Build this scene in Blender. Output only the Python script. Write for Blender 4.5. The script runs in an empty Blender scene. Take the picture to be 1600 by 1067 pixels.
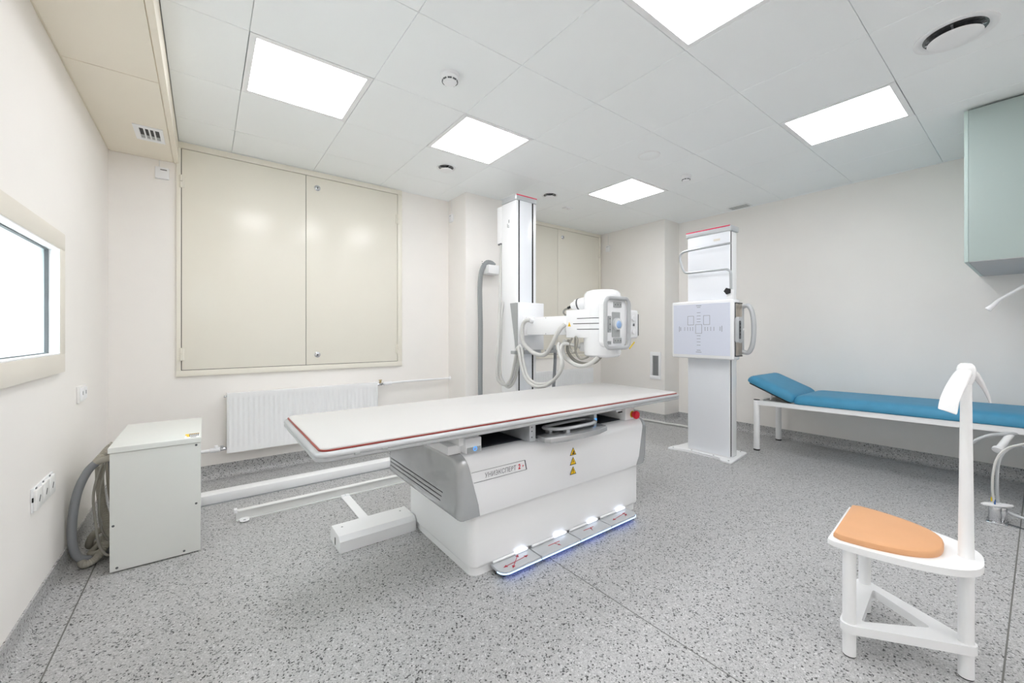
import bpy, bmesh, math, random
from mathutils import Vector, Matrix

scene = bpy.context.scene
R = math.radians

# ------------------------------------------------------------------ camera
cam_data = bpy.data.cameras.new('camera')
cam = bpy.data.objects.new('camera', cam_data)
scene.collection.objects.link(cam)
cam.location = (0.0, 0.0, 1.145)
cam.rotation_euler = (R(90), 0, R(-37.256))
cam_data.sensor_width = 36.0
cam_data.lens = 631.0 * 36.0 / 1600.0
cam_data.shift_y = -13.0 / 1600.0
cam_data.clip_start = 0.02
scene.camera = cam

# ------------------------------------------------------------------ world / exposure
world = bpy.data.worlds.new('world')
scene.world = world
world.use_nodes = True
world.node_tree.nodes['Background'].inputs[0].default_value = (0.8, 0.87, 1.0, 1)
world.node_tree.nodes['Background'].inputs[1].default_value = 0.3
scene.view_settings.view_transform = 'Standard'
scene.view_settings.look = 'None'
scene.view_settings.gamma = 1.0
scene.view_settings.use_curve_mapping = False
scene.view_settings.exposure = 0.39
scene.cycles.max_bounces = 16
scene.cycles.diffuse_bounces = 14
LAMP = 8.6          # radiance of the ceiling diffusers

# ------------------------------------------------------------------ materials
def lin(c):
    return tuple((v / 255.0 / 12.92) if v / 255.0 <= 0.04045 else ((v / 255.0 + 0.055) / 1.055) ** 2.4 for v in c)

MATS = {}
def mat(name, srgb, rough=0.5, metal=0.0, var=0.0, scale=8.0, bump=0.0, bscale=200.0, coat=0.0, spec=0.5):
    m = bpy.data.materials.new(name)
    m.use_nodes = True
    nt = m.node_tree
    b = nt.nodes['Principled BSDF']
    c = lin(srgb)
    b.inputs['Base Color'].default_value = (*c, 1)
    b.inputs['Roughness'].default_value = rough
    b.inputs['Metallic'].default_value = metal
    b.inputs['Specular IOR Level'].default_value = spec
    b.inputs['Coat Weight'].default_value = coat
    tc = nt.nodes.new('ShaderNodeTexCoord')
    if var > 0:
        n = nt.nodes.new('ShaderNodeTexNoise')
        n.inputs['Scale'].default_value = scale
        n.inputs['Detail'].default_value = 3
        nt.links.new(tc.outputs['Object'], n.inputs['Vector'])
        r = nt.nodes.new('ShaderNodeValToRGB')
        r.color_ramp.elements[0].position = 0.3
        r.color_ramp.elements[1].position = 0.7
        r.color_ramp.elements[0].color = (*[v * (1 - var) for v in c], 1)
        r.color_ramp.elements[1].color = (*[min(1, v * (1 + var)) for v in c], 1)
        nt.links.new(n.outputs['Fac'], r.inputs['Fac'])
        nt.links.new(r.outputs['Color'], b.inputs['Base Color'])
    if bump > 0:
        n2 = nt.nodes.new('ShaderNodeTexNoise')
        n2.inputs['Scale'].default_value = bscale
        n2.inputs['Detail'].default_value = 2
        nt.links.new(tc.outputs['Object'], n2.inputs['Vector'])
        bp = nt.nodes.new('ShaderNodeBump')
        bp.inputs['Strength'].default_value = bump
        bp.inputs['Distance'].default_value = 0.002
        nt.links.new(n2.outputs['Fac'], bp.inputs['Height'])
        nt.links.new(bp.outputs['Normal'], b.inputs['Normal'])
    MATS[name] = m
    return m

def emit(name, srgb, strength):
    m = bpy.data.materials.new(name)
    m.use_nodes = True
    b = m.node_tree.nodes['Principled BSDF']
    b.inputs['Base Color'].default_value = (*lin(srgb), 1)
    b.inputs['Emission Color'].default_value = (*lin(srgb), 1)
    b.inputs['Emission Strength'].default_value = strength
    MATS[name] = m
    return m

mat('wall_paint', (243, 240, 236), 0.6, var=0.01, scale=3, bump=0.05, bscale=90)
mat('ceiling_metal', (248, 251, 252), 0.45, var=0.008, scale=2)
mat('ceiling_void', (190, 193, 195), 0.9)
mat('soffit_paint', (240, 233, 218), 0.55, var=0.01, scale=3)
mat('cream_metal', (236, 232, 220), 0.24, var=0.006, scale=4)
mat('cream_trim', (232, 227, 216), 0.4)
mat('white_paint', (243, 244, 245), 0.35, var=0.006, scale=5)
mat('cabinet_white', (224, 226, 222), 0.4, var=0.008, scale=5)
mat('white_gloss', (244, 245, 247), 0.22, coat=0.3)
mat('white_plastic', (240, 241, 243), 0.35)
mat('panel_bluewhite', (238, 241, 246), 0.3)
mat('table_white', (202, 201, 199), 0.45)
mat('red_trim', (146, 52, 42), 0.4)
mat('red_cap', (232, 40, 90), 0.35)
mat('red_plastic', (214, 22, 48), 0.3)
mat('red_print', (176, 34, 52), 0.5)
mat('aluminium', (186, 190, 193), 0.32, metal=0.75, var=0.02, scale=20)
mat('silver_paint', (196, 198, 200), 0.27, metal=0.6, var=0.02, scale=15)
mat('rail_silver', (190, 192, 194), 0.42, metal=0.35)
mat('silver_light', (196, 199, 202), 0.35, metal=0.3)
mat('grip_grey', (188, 190, 192), 0.35)
mat('grey_plastic', (168, 171, 172), 0.45)
mat('dark_grey', (92, 95, 98), 0.5)
mat('steel', (190, 180, 168), 0.28, metal=0.9, var=0.03, scale=30)
mat('galvanised', (200, 204, 208), 0.35, metal=0.5, var=0.04, scale=40)
mat('chrome', (215, 217, 220), 0.12, metal=1.0)
mat('brass', (176, 158, 120), 0.3, metal=0.8)
mat('black', (22, 22, 24), 0.45)
mat('throat_metal', (110, 112, 114), 0.25, metal=0.8, var=0.5, scale=60, bump=0.8, bscale=70)
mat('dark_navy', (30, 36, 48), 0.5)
mat('dark_line', (58, 60, 64), 0.6)
mat('print_grey', (128, 128, 132), 0.6)
mat('print_dark', (70, 72, 80), 0.6)
mat('hose_light', (205, 205, 202), 0.5)
mat('hose_grey', (140, 143, 147), 0.65, bump=0.4, bscale=300)
mat('hose_beige', (170, 166, 155), 0.6)
mat('cable_grey', (150, 148, 140), 0.55)
mat('chain_grey', (150, 154, 155), 0.6, bump=0.3, bscale=120)
mat('yellow', (250, 205, 20), 0.5)
mat('yellow_tag', (235, 205, 40), 0.5)
mat('blue_dome', (150, 182, 226), 0.15, coat=0.5)
mat('blue_vinyl', (66, 146, 184), 0.5, var=0.05, scale=14, bump=0.15, bscale=260)
mat('blue_vinyl_edge', (40, 104, 138), 0.5)
mat('tan_vinyl', (218, 164, 119), 0.5, var=0.02, scale=10, bump=0.12, bscale=260)
mat('turquoise', (164, 178, 175), 0.25, var=0.008, scale=4)
mat('turquoise_edge', (184, 202, 198), 0.35)
mat('cabinet_grey', (186, 188, 190), 0.5)
mat('detector_blue', (224, 229, 243), 0.35)
mat('socket_white', (238, 238, 236), 0.35)
mat('seam', (112, 112, 108), 0.6)
emit('lamp_diffuser', (252, 252, 255), LAMP)
emit('control_diffuser', (248, 252, 255), LAMP * 1.6)
emit('blue_led', (178, 212, 255), 1.5)
emit('added_blue_glow', (50, 105, 255), 1.3)  # emission of the strips added below the pedals for floor glow
emit('glint_white', (232, 240, 255), 0.9)  # emission for the imitated glints behind the pedals
emit('blue_icon', (80, 165, 240), 0.8)
mat('blue_cap', (50, 90, 150), 0.4)
mat('rail_grey', (230, 231, 229), 0.4)
mat('arm_ring', (225, 228, 231), 0.25, metal=0.2)

def terrazzo():
    m = bpy.data.materials.new('speckled_vinyl')
    m.use_nodes = True
    nt = m.node_tree
    b = nt.nodes['Principled BSDF']
    b.inputs['Roughness'].default_value = 0.42
    g = nt.nodes.new('ShaderNodeNewGeometry')
    nz = nt.nodes.new('ShaderNodeTexNoise')
    nz.inputs['Scale'].default_value = 90
    nt.links.new(g.outputs['Position'], nz.inputs['Vector'])
    mul = nt.nodes.new('ShaderNodeVectorMath'); mul.operation = 'SCALE'
    mul.inputs['Scale'].default_value = 0.010
    nt.links.new(nz.outputs['Color'], mul.inputs[0])
    add = nt.nodes.new('ShaderNodeVectorMath'); add.operation = 'ADD'
    nt.links.new(g.outputs['Position'], add.inputs[0])
    nt.links.new(mul.outputs[0], add.inputs[1])
    def layer(scale, stops):
        v = nt.nodes.new('ShaderNodeTexVoronoi')
        v.inputs['Scale'].default_value = scale
        nt.links.new(add.outputs[0], v.inputs['Vector'])
        s = nt.nodes.new('ShaderNodeSeparateColor')
        nt.links.new(v.outputs['Color'], s.inputs[0])
        r = nt.nodes.new('ShaderNodeValToRGB')
        r.color_ramp.interpolation = 'CONSTANT'
        e = r.color_ramp.elements
        e[0].position, e[0].color = stops[0][0], (*lin((stops[0][1],) * 3), 1)
        e[1].position, e[1].color = stops[1][0], (*lin((stops[1][1],) * 3), 1)
        for p, c in stops[2:]:
            k = e.new(p); k.color = (*lin((c,) * 3), 1)
        nt.links.new(s.outputs[0], r.inputs['Fac'])
        return r, s
    base, _ = layer(300, [(0.0, 148), (0.08, 164), (0.28, 176), (0.62, 184), (0.86, 196)])
    chips, sep = layer(185, [(0.0, 52), (0.030, 80), (0.060, 112), (0.095, 170), (0.94, 206)])
    th = nt.nodes.new('ShaderNodeValToRGB')
    th.color_ramp.interpolation = 'CONSTANT'
    th.color_ramp.elements[0].color = (1, 1, 1, 1)
    th.color_ramp.elements[1].position = 0.095
    th.color_ramp.elements[1].color = (0, 0, 0, 1)
    k = th.color_ramp.elements.new(0.965); k.color = (1, 1, 1, 1)
    nt.links.new(sep.outputs[0], th.inputs['Fac'])
    mix = nt.nodes.new('ShaderNodeMix'); mix.data_type = 'RGBA'
    nt.links.new(th.outputs['Color'], mix.inputs[0])
    nt.links.new(base.outputs['Color'], mix.inputs[6])
    nt.links.new(chips.outputs['Color'], mix.inputs[7])
    nt.links.new(mix.outputs[2], b.inputs['Base Color'])
    MATS['speckled_vinyl'] = m
terrazzo()

def glass_mat():
    m = bpy.data.materials.new('window_glass')
    m.use_nodes = True
    nt = m.node_tree
    nt.nodes.remove(nt.nodes['Principled BSDF'])
    out = nt.nodes['Material Output']
    t = nt.nodes.new('ShaderNodeBsdfTransparent'); t.inputs[0].default_value = (0.93, 0.97, 0.97, 1)
    g = nt.nodes.new('ShaderNodeBsdfGlossy'); g.inputs['Roughness'].default_value = 0.02
    f = nt.nodes.new('ShaderNodeFresnel'); f.inputs[0].default_value = 1.5
    mx = nt.nodes.new('ShaderNodeMixShader')
    gm = nt.nodes.new('ShaderNodeNewGeometry')
    inv = nt.nodes.new('ShaderNodeMath'); inv.operation = 'SUBTRACT'; inv.inputs[0].default_value = 1.0
    nt.links.new(gm.outputs['Backfacing'], inv.inputs[1])
    ml = nt.nodes.new('ShaderNodeMath'); ml.operation = 'MULTIPLY'
    nt.links.new(f.outputs[0], ml.inputs[0]); nt.links.new(inv.outputs[0], ml.inputs[1])
    nt.links.new(ml.outputs[0], mx.inputs[0])
    nt.links.new(t.outputs[0], mx.inputs[1]); nt.links.new(g.outputs[0], mx.inputs[2])
    nt.links.new(mx.outputs[0], out.inputs[0])
    MATS['window_glass'] = m
glass_mat()

# ------------------------------------------------------------------ mesh helpers
C = scene.collection

class MB:
    """collects shapes given in world coordinates into one mesh"""
    def __init__(self):
        self.bm = bmesh.new()
    def _merge(self, t):
        me = bpy.data.meshes.new('t'); t.to_mesh(me); t.free()
        self.bm.from_mesh(me); bpy.data.meshes.remove(me)
    def box(self, lo, hi, bev=0.0, seg=2, rot=None, pivot=None):
        t = bmesh.new()
        bmesh.ops.create_cube(t, size=1.0)
        lo = Vector(lo); hi = Vector(hi)
        for v in t.verts:
            v.co = Vector(((v.co.x + .5) * (hi.x - lo.x) + lo.x, (v.co.y + .5) * (hi.y - lo.y) + lo.y, (v.co.z + .5) * (hi.z - lo.z) + lo.z))
        if bev > 0:
            bmesh.ops.bevel(t, geom=t.edges[:], offset=bev, segments=seg, affect='EDGES', profile=0.5)
        if rot is not None:
            p = Vector(pivot) if pivot is not None else (lo + hi) / 2
            bmesh.ops.rotate(t, verts=t.verts[:], cent=p, matrix=rot)
        self._merge(t); return self
    def loft(self, rings, cap0=True, cap1=True, closed=False):
        bm = self.bm
        vr = [[bm.verts.new(p) for p in r] for r in rings]
        n = len(vr[0])
        k = len(vr)
        for i in range(k if closed else k - 1):
            a, b = vr[i], vr[(i + 1) % k]
            for j in range(n):
                bm.faces.new((a[j], a[(j + 1) % n], b[(j + 1) % n], b[j]))
        if not closed:
            if cap0: bm.faces.new(list(reversed(vr[0])))
            if cap1: bm.faces.new(vr[-1])
        return self
    def prism(self, poly, axis, lo, hi, bev=0.0, seg=2):
        """poly: 2d points; axis 'x': (y,z), 'y': (x,z), 'z': (x,y)"""
        t = bmesh.new()
        f = {'x': lambda a, b, c: (c, a, b), 'y': lambda a, b, c: (a, c, b), 'z': lambda a, b, c: (a, b, c)}[axis]
        A = [t.verts.new(f(a, b, lo)) for a, b in poly]
        B = [t.verts.new(f(a, b, hi)) for a, b in poly]
        n = len(poly)
        t.faces.new(A); t.faces.new(list(reversed(B)))
        for i in range(n):
            t.faces.new((A[i], B[i], B[(i + 1) % n], A[(i + 1) % n]))
        if bev > 0:
            es = [e for e in t.edges if (e.verts[0] in A) == (e.verts[1] in A)]
            bmesh.ops.bevel(t, geom=es, offset=bev, segments=seg, affect='EDGES', profile=0.5)
        bmesh.ops.recalc_face_normals(t, faces=t.faces[:])
        self._merge(t); return self
    def tube(self, pts, r, seg=12, smooth=0, closed=False, ribs=0.0, pitch=0.012, flat=1.0):
        P = [Vector(p) for p in pts]
        if smooth:
            Q = []; n = len(P)
            for i in range(n if closed else n - 1):
                if closed: p0, p1, p2, p3 = P[i - 1], P[i], P[(i + 1) % n], P[(i + 2) % n]
                else: p0, p1, p2, p3 = P[max(i - 1, 0)], P[i], P[i + 1], P[min(i + 2, n - 1)]
                for s in range(smooth):
                    t = s / smooth
                    Q.append(0.5 * ((2 * p1) + (p2 - p0) * t + (2 * p0 - 5 * p1 + 4 * p2 - p3) * t * t + (3 * p1 - p0 - 3 * p2 + p3) * t ** 3))
            if not closed: Q.append(P[-1])
            P = Q
        if ribs > 0:                       # resample evenly, radius alternates
            d = [0]
            for a, b in zip(P, P[1:]): d.append(d[-1] + (b - a).length)
            m = max(4, int(d[-1] / (pitch / 2)))
            Q = []; j = 0
            for i in range(m + 1):
                s = d[-1] * i / m
                while j < len(P) - 2 and d[j + 1] < s: j += 1
                L = d[j + 1] - d[j]
                Q.append(P[j].lerp(P[j + 1], 0 if L == 0 else (s - d[j]) / L))
            P = Q
        n = len(P)
        if callable(r): rad = [r(i / (n - 1)) for i in range(n)]
        else: rad = [r * (1 - (ribs if i % 2 else 0)) for i in range(n)]
        T = []
        for i in range(n):
            a = P[i - 1] if (i > 0 or closed) else P[i]
            b = P[(i + 1) % n] if (i < n - 1 or closed) else P[i]
            T.append((b - a).normalized())
        up = Vector((0, 0, 1)) if abs(T[0].z) < 0.9 else Vector((1, 0, 0))
        N = (up - T[0] * up.dot(T[0])).normalized()
        rings = []
        for i in range(n):
            N = (N - T[i] * N.dot(T[i])).normalized()
            Bn = T[i].cross(N)
            rings.append([P[i] + rad[i] * (N * math.cos(2 * math.pi * k / seg) + Bn * flat * math.sin(2 * math.pi * k / seg)) for k in range(seg)])
        return self.loft(rings, closed=closed)
    def cyl(self, a, b, r0, r1=None, seg=24, bev=0.0):
        a = Vector(a); b = Vector(b); r1 = r0 if r1 is None else r1
        d = (b - a); L = d.length; d.normalize()
        if bev > 0:
            prof = [(0, r0 - bev), (bev * .3, r0 - bev * .3), (bev, r0), (L - bev, r1), (L - bev * .3, r1 - bev * .3), (L, r1 - bev)]
        else:
            prof = [(0, r0), (L, r1)]
        return self.lathe(a, d, prof, seg)
    def lathe(self, o, d, prof, seg=24):
        o = Vector(o); d = Vector(d).normalized()
        up = Vector((0, 0, 1)) if abs(d.z) < 0.9 else Vector((1, 0, 0))
        N = (up - d * up.dot(d)).normalized(); Bn = d.cross(N)
        rings = [[o + d * h + r * (N * math.cos(2 * math.pi * k / seg) + Bn * math.sin(2 * math.pi * k / seg)) for k in range(seg)] for h, r in prof]
        return self.loft(rings)
    def poly(self, pts):
        self.bm.faces.new([self.bm.verts.new(p) for p in pts]); return self
    def mesh(self, name):
        bmesh.ops.recalc_face_normals(self.bm, faces=self.bm.faces[:])
        me = bpy.data.meshes.new(name)
        self.bm.to_mesh(me); self.bm.free()
        me.polygons.foreach_set('use_smooth', [True] * len(me.polygons))
        me.set_sharp_from_angle(angle=R(35))
        return me

def wloc(o):
    v = Vector((0, 0, 0))
    while o is not None:
        v = v + o.location; o = o.parent
    return v

def obj(name, mb, m, parent=None, origin=None):
    me = mb.mesh(name) if isinstance(mb, MB) else mb
    if not me.materials:
        me.materials.append(MATS[m])
    o = bpy.data.objects.new(name, me)
    C.objects.link(o)
    org = Vector(origin) if origin is not None else (wloc(parent) if parent else Vector((0, 0, 0)))
    if org.length > 0: me.transform(Matrix.Translation(-org))
    if parent is not None:
        o.parent = parent; o.location = org - wloc(parent)
    else:
        o.location = org
    return o

def tag(o, label, cat, group=None, kind=None):
    if label: o['label'] = label
    if cat: o['category'] = cat
    if group: o['group'] = group
    if kind: o['kind'] = kind
    return o

def thing(name, loc, label, cat, group=None):
    o = bpy.data.objects.new(name, None)
    C.objects.link(o)
    o.location = loc
    o.empty_display_size = 0.1
    return tag(o, label, cat, group)

def struct(name, mb, m, label, cat, origin=None):
    o = obj(name, mb, m, origin=origin)
    return tag(o, label, cat, kind='structure')

def place(name, me, parent, loc):
    """share mesh data between alike pieces"""
    o = bpy.data.objects.new(name, me); C.objects.link(o)
    o.parent = parent; o.location = loc
    return o

def copy_tree(o, parent=None):
    c = o.copy(); C.objects.link(c); c.parent = parent
    for ch in list(o.children): copy_tree(ch, c)
    return c

def rrect(x0, x1, y0, y1, r, n=5):
    out = []
    for cx, cy, a in ((x1 - r, y1 - r, 0), (x0 + r, y1 - r, 90), (x0 + r, y0 + r, 180), (x1 - r, y0 + r, 270)):
        for i in range(n + 1):
            t = R(a + 90 * i / n)
            out.append((cx + r * math.cos(t), cy + r * math.sin(t)))
    return out

def text_mesh(body, size, extrude, M, bold=0.0):
    cu = bpy.data.curves.new('lettering', 'FONT')
    cu.body = body; cu.size = size; cu.extrude = extrude; cu.offset = bold; cu.resolution_u = 3
    o = bpy.data.objects.new('lettering', cu); C.objects.link(o)
    bpy.context.view_layer.update()
    dg = bpy.context.evaluated_depsgraph_get()
    me = bpy.data.meshes.new_from_object(o.evaluated_get(dg))
    bpy.data.objects.remove(o); bpy.data.curves.remove(cu)
    me.transform(M)
    b = bmesh.new(); b.from_mesh(me); bmesh.ops.remove_doubles(b, verts=b.verts[:], dist=1e-6)
    b.to_mesh(me); b.free()
    me.materials.clear()
    return me

def MFRONT(x, y, z):      # text facing -Y
    return Matrix.Translation((x, y, z)) @ Matrix.Rotation(R(90), 4, 'X')
def MLEFT(x, y, z):       # text facing -X (reads towards -Y)
    return Matrix.Translation((x, y, z)) @ Matrix.Rotation(R(-90), 4, 'Z') @ Matrix.Rotation(R(90), 4, 'X')

# ================================================================== THE ROOM
XL, XR, YN, YB, ZC = -0.54, 5.0, -1.90, 3.97, 2.60
PX, PY = 3.80, -0.25                    # short partition under the wall cabinet
T = 0.2
struct('floor', MB().box((XL - T, YN - T, -0.1), (XR + T, YB + T, 0.0)), 'speckled_vinyl',
       'grey speckled sheet vinyl floor with thin welded seams', 'floor')
floor = bpy.data.objects['floor']
for nm, lo, hi in (('floor_seam', (-0.433, YN + .06, -.001), (-0.428, YB - .06, .0006)),
                   ('floor_seam', (1.395, YN + .06, -.001), (1.399, YB - .06, .0006)),
                   ('floor_seam', (1.40, 0.078, -.001), (4.94, 0.083, .0006))):
    obj(nm, MB().box(lo, hi), 'seam', floor)

# walls
WY0, WY1, WZ0, WZ1 = 1.22, 2.685, 1.049, 1.526
struct('wall_left', MB().box((XL - T, YN, 0), (XL, WY0, ZC)).box((XL - T, WY1, 0), (XL, YB, ZC))
       .box((XL - T, WY0, 0), (XL, WY1, WZ0)).box((XL - T, WY0, WZ1), (XL, WY1, ZC)), 'wall_paint',
       'warm white painted wall with the observation window', 'wall')
struct('wall_back', MB().box((XL - T, YB, 0), (XR + T, YB + T, ZC)), 'wall_paint',
       'warm white painted wall behind the shutters and radiators', 'wall')
struct('wall_right', MB().box((XR, YN, 0), (XR + T, YB, ZC)), 'wall_paint',
       'warm white painted wall behind the blue couch', 'wall')
struct('wall_front', MB().box((XL - T, YN - T, 0), (XR + T, YN, ZC)), 'wall_paint',
       'warm white painted wall facing the shutters', 'wall')
struct('wall_partition', MB().box((PX, PY - .1, 0), (XR, PY, ZC), .002), 'wall_paint',
       'short white partition wall beside the turquoise wall cabinet', 'wall')
struct('wall_column_back', MB().box((2.14, 3.60, 0), (2.86, YB, ZC), .002), 'wall_paint',
       'white boxed wall column behind the tube stand', 'column')
struct('wall_column_right', MB().box((4.67, 2.92, 0), (XR, YB, ZC), .002), 'wall_paint',
       'white boxed corner column carrying the small air grille', 'column')

# coved baseboards, one per side, following the wall line with mitres
PROF = [(0.0, 0.104), (0.007, 0.104), (0.007, 0.055), (0.010, 0.036), (0.019, 0.017), (0.034, 0.006), (0.056, 0.0012), (0.0, 0.0012)]
def baseboard(name, pts, label):
    P = [Vector((a, b)) for a, b in pts]
    n = len(P); rings = []
    for i in range(n):
        def inn(a, b):
            d = (b - a).normalized(); return Vector((d.y, -d.x))
        if i == 0: off = inn(P[0], P[1])
        elif i == n - 1: off = inn(P[-2], P[-1])
        else:
            n1, n2 = inn(P[i - 1], P[i]), inn(P[i], P[i + 1])
            off = (n1 + n2) / (1 + n1.dot(n2))
        rings.append([(P[i].x + off.x * d, P[i].y + off.y * d, z) for d, z in PROF])
    struct(name, MB().loft(rings), 'speckled_vinyl', label, 'baseboard')
baseboard('baseboard_left', [(XL, YN), (XL, YB - .0005)], 'coved speckled vinyl baseboard under the observation window')
baseboard('baseboard_back', [(XL, YB), (2.14, YB), (2.14, 3.60), (2.86, 3.60), (2.86, YB), (4.67, YB), (4.67, 2.92), (XR, 2.92)],
          'coved speckled vinyl baseboard under the radiators and around the columns')
baseboard('baseboard_right', [(XR, 2.92), (XR, PY)], 'coved speckled vinyl baseboard behind the blue couch')
baseboard('baseboard_front', [(XR, PY), (PX, PY), (PX, PY - .1), (XR, PY - .1), (XR, YN), (XL, YN)], 'coved speckled vinyl baseboard on the wall facing the shutters')

# ceiling with lay-in tiles
struct('ceiling', MB().box((XL - T, YN - T, ZC + .014), (XR + T, YB + T, ZC + .15)), 'ceiling_void',
       'suspended ceiling of pale grey metal tiles', 'ceiling')
ceil = bpy.data.objects['ceiling']
gx = [-0.158] + [0.172 + .6 * k for k in range(9)] + [XR]
gy = [YN] + [-1.285 + .6 * k for k in range(9)] + [YB]
LX = (0.172, 1.372, 3.172); LY = (0.515, 2.315, -1.285)
cache = {}
G = 0.0011
for i in range(len(gx) - 1):
    for j in range(len(gy) - 1):
        x0, x1, y0, y1 = gx[i], gx[i + 1], gy[j], gy[j + 1]
        if any(abs(x0 - a) < .01 for a in LX) and any(abs(y0 - b) < .01 for b in LY): continue
        k = (round(x1 - x0, 3), round(y1 - y0, 3))
        if k not in cache:
            w, d = (x1 - x0) / 2 - G, (y1 - y0) / 2 - G
            cache[k] = MB().box((-w, -d, 0), (w, d, .013), min(.002, w * .4), 1).mesh('ceiling_tile')
            cache[k].materials.append(MATS['ceiling_metal'])
        place('ceiling_tile', cache[k], ceil, ((x0 + x1) / 2, (y0 + y1) / 2, ZC))
edge = MB()
obj('edge_angle', MB().box((XL, YB - .012, ZC - .004), (XR, YB, ZC)).box((XR - .012, YN, ZC - .004), (XR, YB, ZC)), 'ceiling_metal', ceil)

# soffit along the left wall
soffit = struct('ceiling_soffit', MB().box((XL, YN, 2.436), (-0.160, YB, ZC)), 'soffit_paint',
                'cream boxed-in soffit running along the top of the window wall', 'soffit')
for y0, y1 in ((YN + .01, .747), (.753, 2.747), (2.753, YB - .004)):
    obj('panel', MB().box((XL + .010, y0, 2.428), (-.188, y1, 2.4365), .0012, 1), 'soffit_paint', soffit)
obj('edge_strip', MB().box((-.185, YN, 2.427), (-.158, YB - .002, 2.44), .001, 1), 'soffit_paint', soffit)

# ------------------------------------------------------------------ observation window
win = struct('window_1', MB().box((XL - .01, WY0 - .085, WZ0 - .083), (XL + .022, WY1 + .075, WZ0), .002).box((XL - .01, WY0 - .085, WZ1), (XL + .022, WY1 + .075, WZ1 + .078), .002)
             .box((XL - .01, WY0 - .085, WZ0), (XL + .022, WY0, WZ1), .002).box((XL - .01, WY1, WZ0), (XL + .022, WY1 + .075, WZ1), .002),
             'cream_trim', 'observation window with a broad cream frame in the side wall', 'window')
def frame_yz(x0, x1, y0, y1, z0, z1, w):
    return (MB().box((x0, y0, z0), (x1, y1, z0 + w)).box((x0, y0, z1 - w), (x1, y1, z1))
            .box((x0, y0, z0 + w), (x1, y0 + w, z1 - w)).box((x0, y1 - w, z0 + w), (x1, y1, z1 - w)))
obj('reveal', frame_yz(XL - T, XL + .020, WY0 + .0005, WY1 - .0005, WZ0 + .0005, WZ1 - .0005, .006), 'white_paint', win)
obj('gasket', frame_yz(XL - .026, XL - .0135, WY0 + .006, WY1 - .006, WZ0 + .006, WZ1 - .006, .005), 'dark_grey', win)
obj('pane', MB().box((XL - .036, WY0 + .007, WZ0 + .007), (XL - .026, WY1 - .007, WZ1 - .007)), 'window_glass', win)
# the lit control room behind the glass
cr = struct('wall_control_room', MB().box((-2.35, .6, 0), (-2.25, 5.0, 2.6)).box((-2.35, .5, 0), (XL - T, .6, 2.6)).box((-2.35, 4.9, 0), (XL - T, 5.0, 2.6))
            .box((-2.35, .5, 2.6), (XL - T, 5.0, 2.7)).box((-2.35, .5, -.1), (XL - T, 5.0, 0)), 'white_paint',
            'white walls of the bright control room behind the observation window', 'wall')
t = thing('ceiling_light', (-1.5, 2.7, 2.6), 'ceiling panel light in the control room behind the observation window', 'light')
obj('frame', MB().box((-1.9, 1.6, 2.58), (-1.1, 4.2, 2.6)), 'white_paint', t)
obj('diffuser', MB().box((-1.88, 1.62, 2.575), (-1.12, 4.18, 2.58)), 'control_diffuser', t)

# ------------------------------------------------------------------ ceiling lights
lights = []
def ceiling_light(x, y, label):
    t = thing('ceiling_light', (x + .3, y + .3, ZC), label, 'light', 'square ceiling panel lights')
    w = .297
    f = MB()
    cx, cy = x + .3, y + .3
    f.box((cx - w, cy - w, ZC - .001), (cx + w, cy - .268, ZC + .013)).box((cx - w, cy + .268, ZC - .001), (cx + w, cy + w, ZC + .013))
    f.box((cx - w, cy - .268, ZC - .001), (cx - .268, cy + .268, ZC + .013)).box((cx + .268, cy - .268, ZC - .001), (cx + w, cy + .268, ZC + .013))
    obj('frame', f, 'white_paint', t)
    obj('diffuser', MB().box((cx - .268, cy - .268, ZC + .002), (cx + .268, cy + .268, ZC + .013)), 'lamp_diffuser', t)
    return t
ceiling_light(LX[0], LY[1], 'square panel light in front of the large left shutter beside the soffit')
ceiling_light(LX[1], LY[1], 'square panel light between the smoke detector and the tube stand')
ceiling_light(LX[2], LY[1], 'square panel light beside the round ceiling speaker and corner column')
ceiling_light(LX[1], LY[0], 'square panel light above the middle of the open floor')
ceiling_light(LX[2], LY[0], 'square panel light near the turquoise wall cabinet')
ceiling_light(LX[0], LY[0], 'square panel light next to the soffit at the observation window')

for x, w in zip(LX, ('beside the soffit', 'midway between soffit and partition', 'beside the short partition')):
    ceiling_light(x, LY[2], 'square panel light behind the stool side of the room, ' + w)

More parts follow.
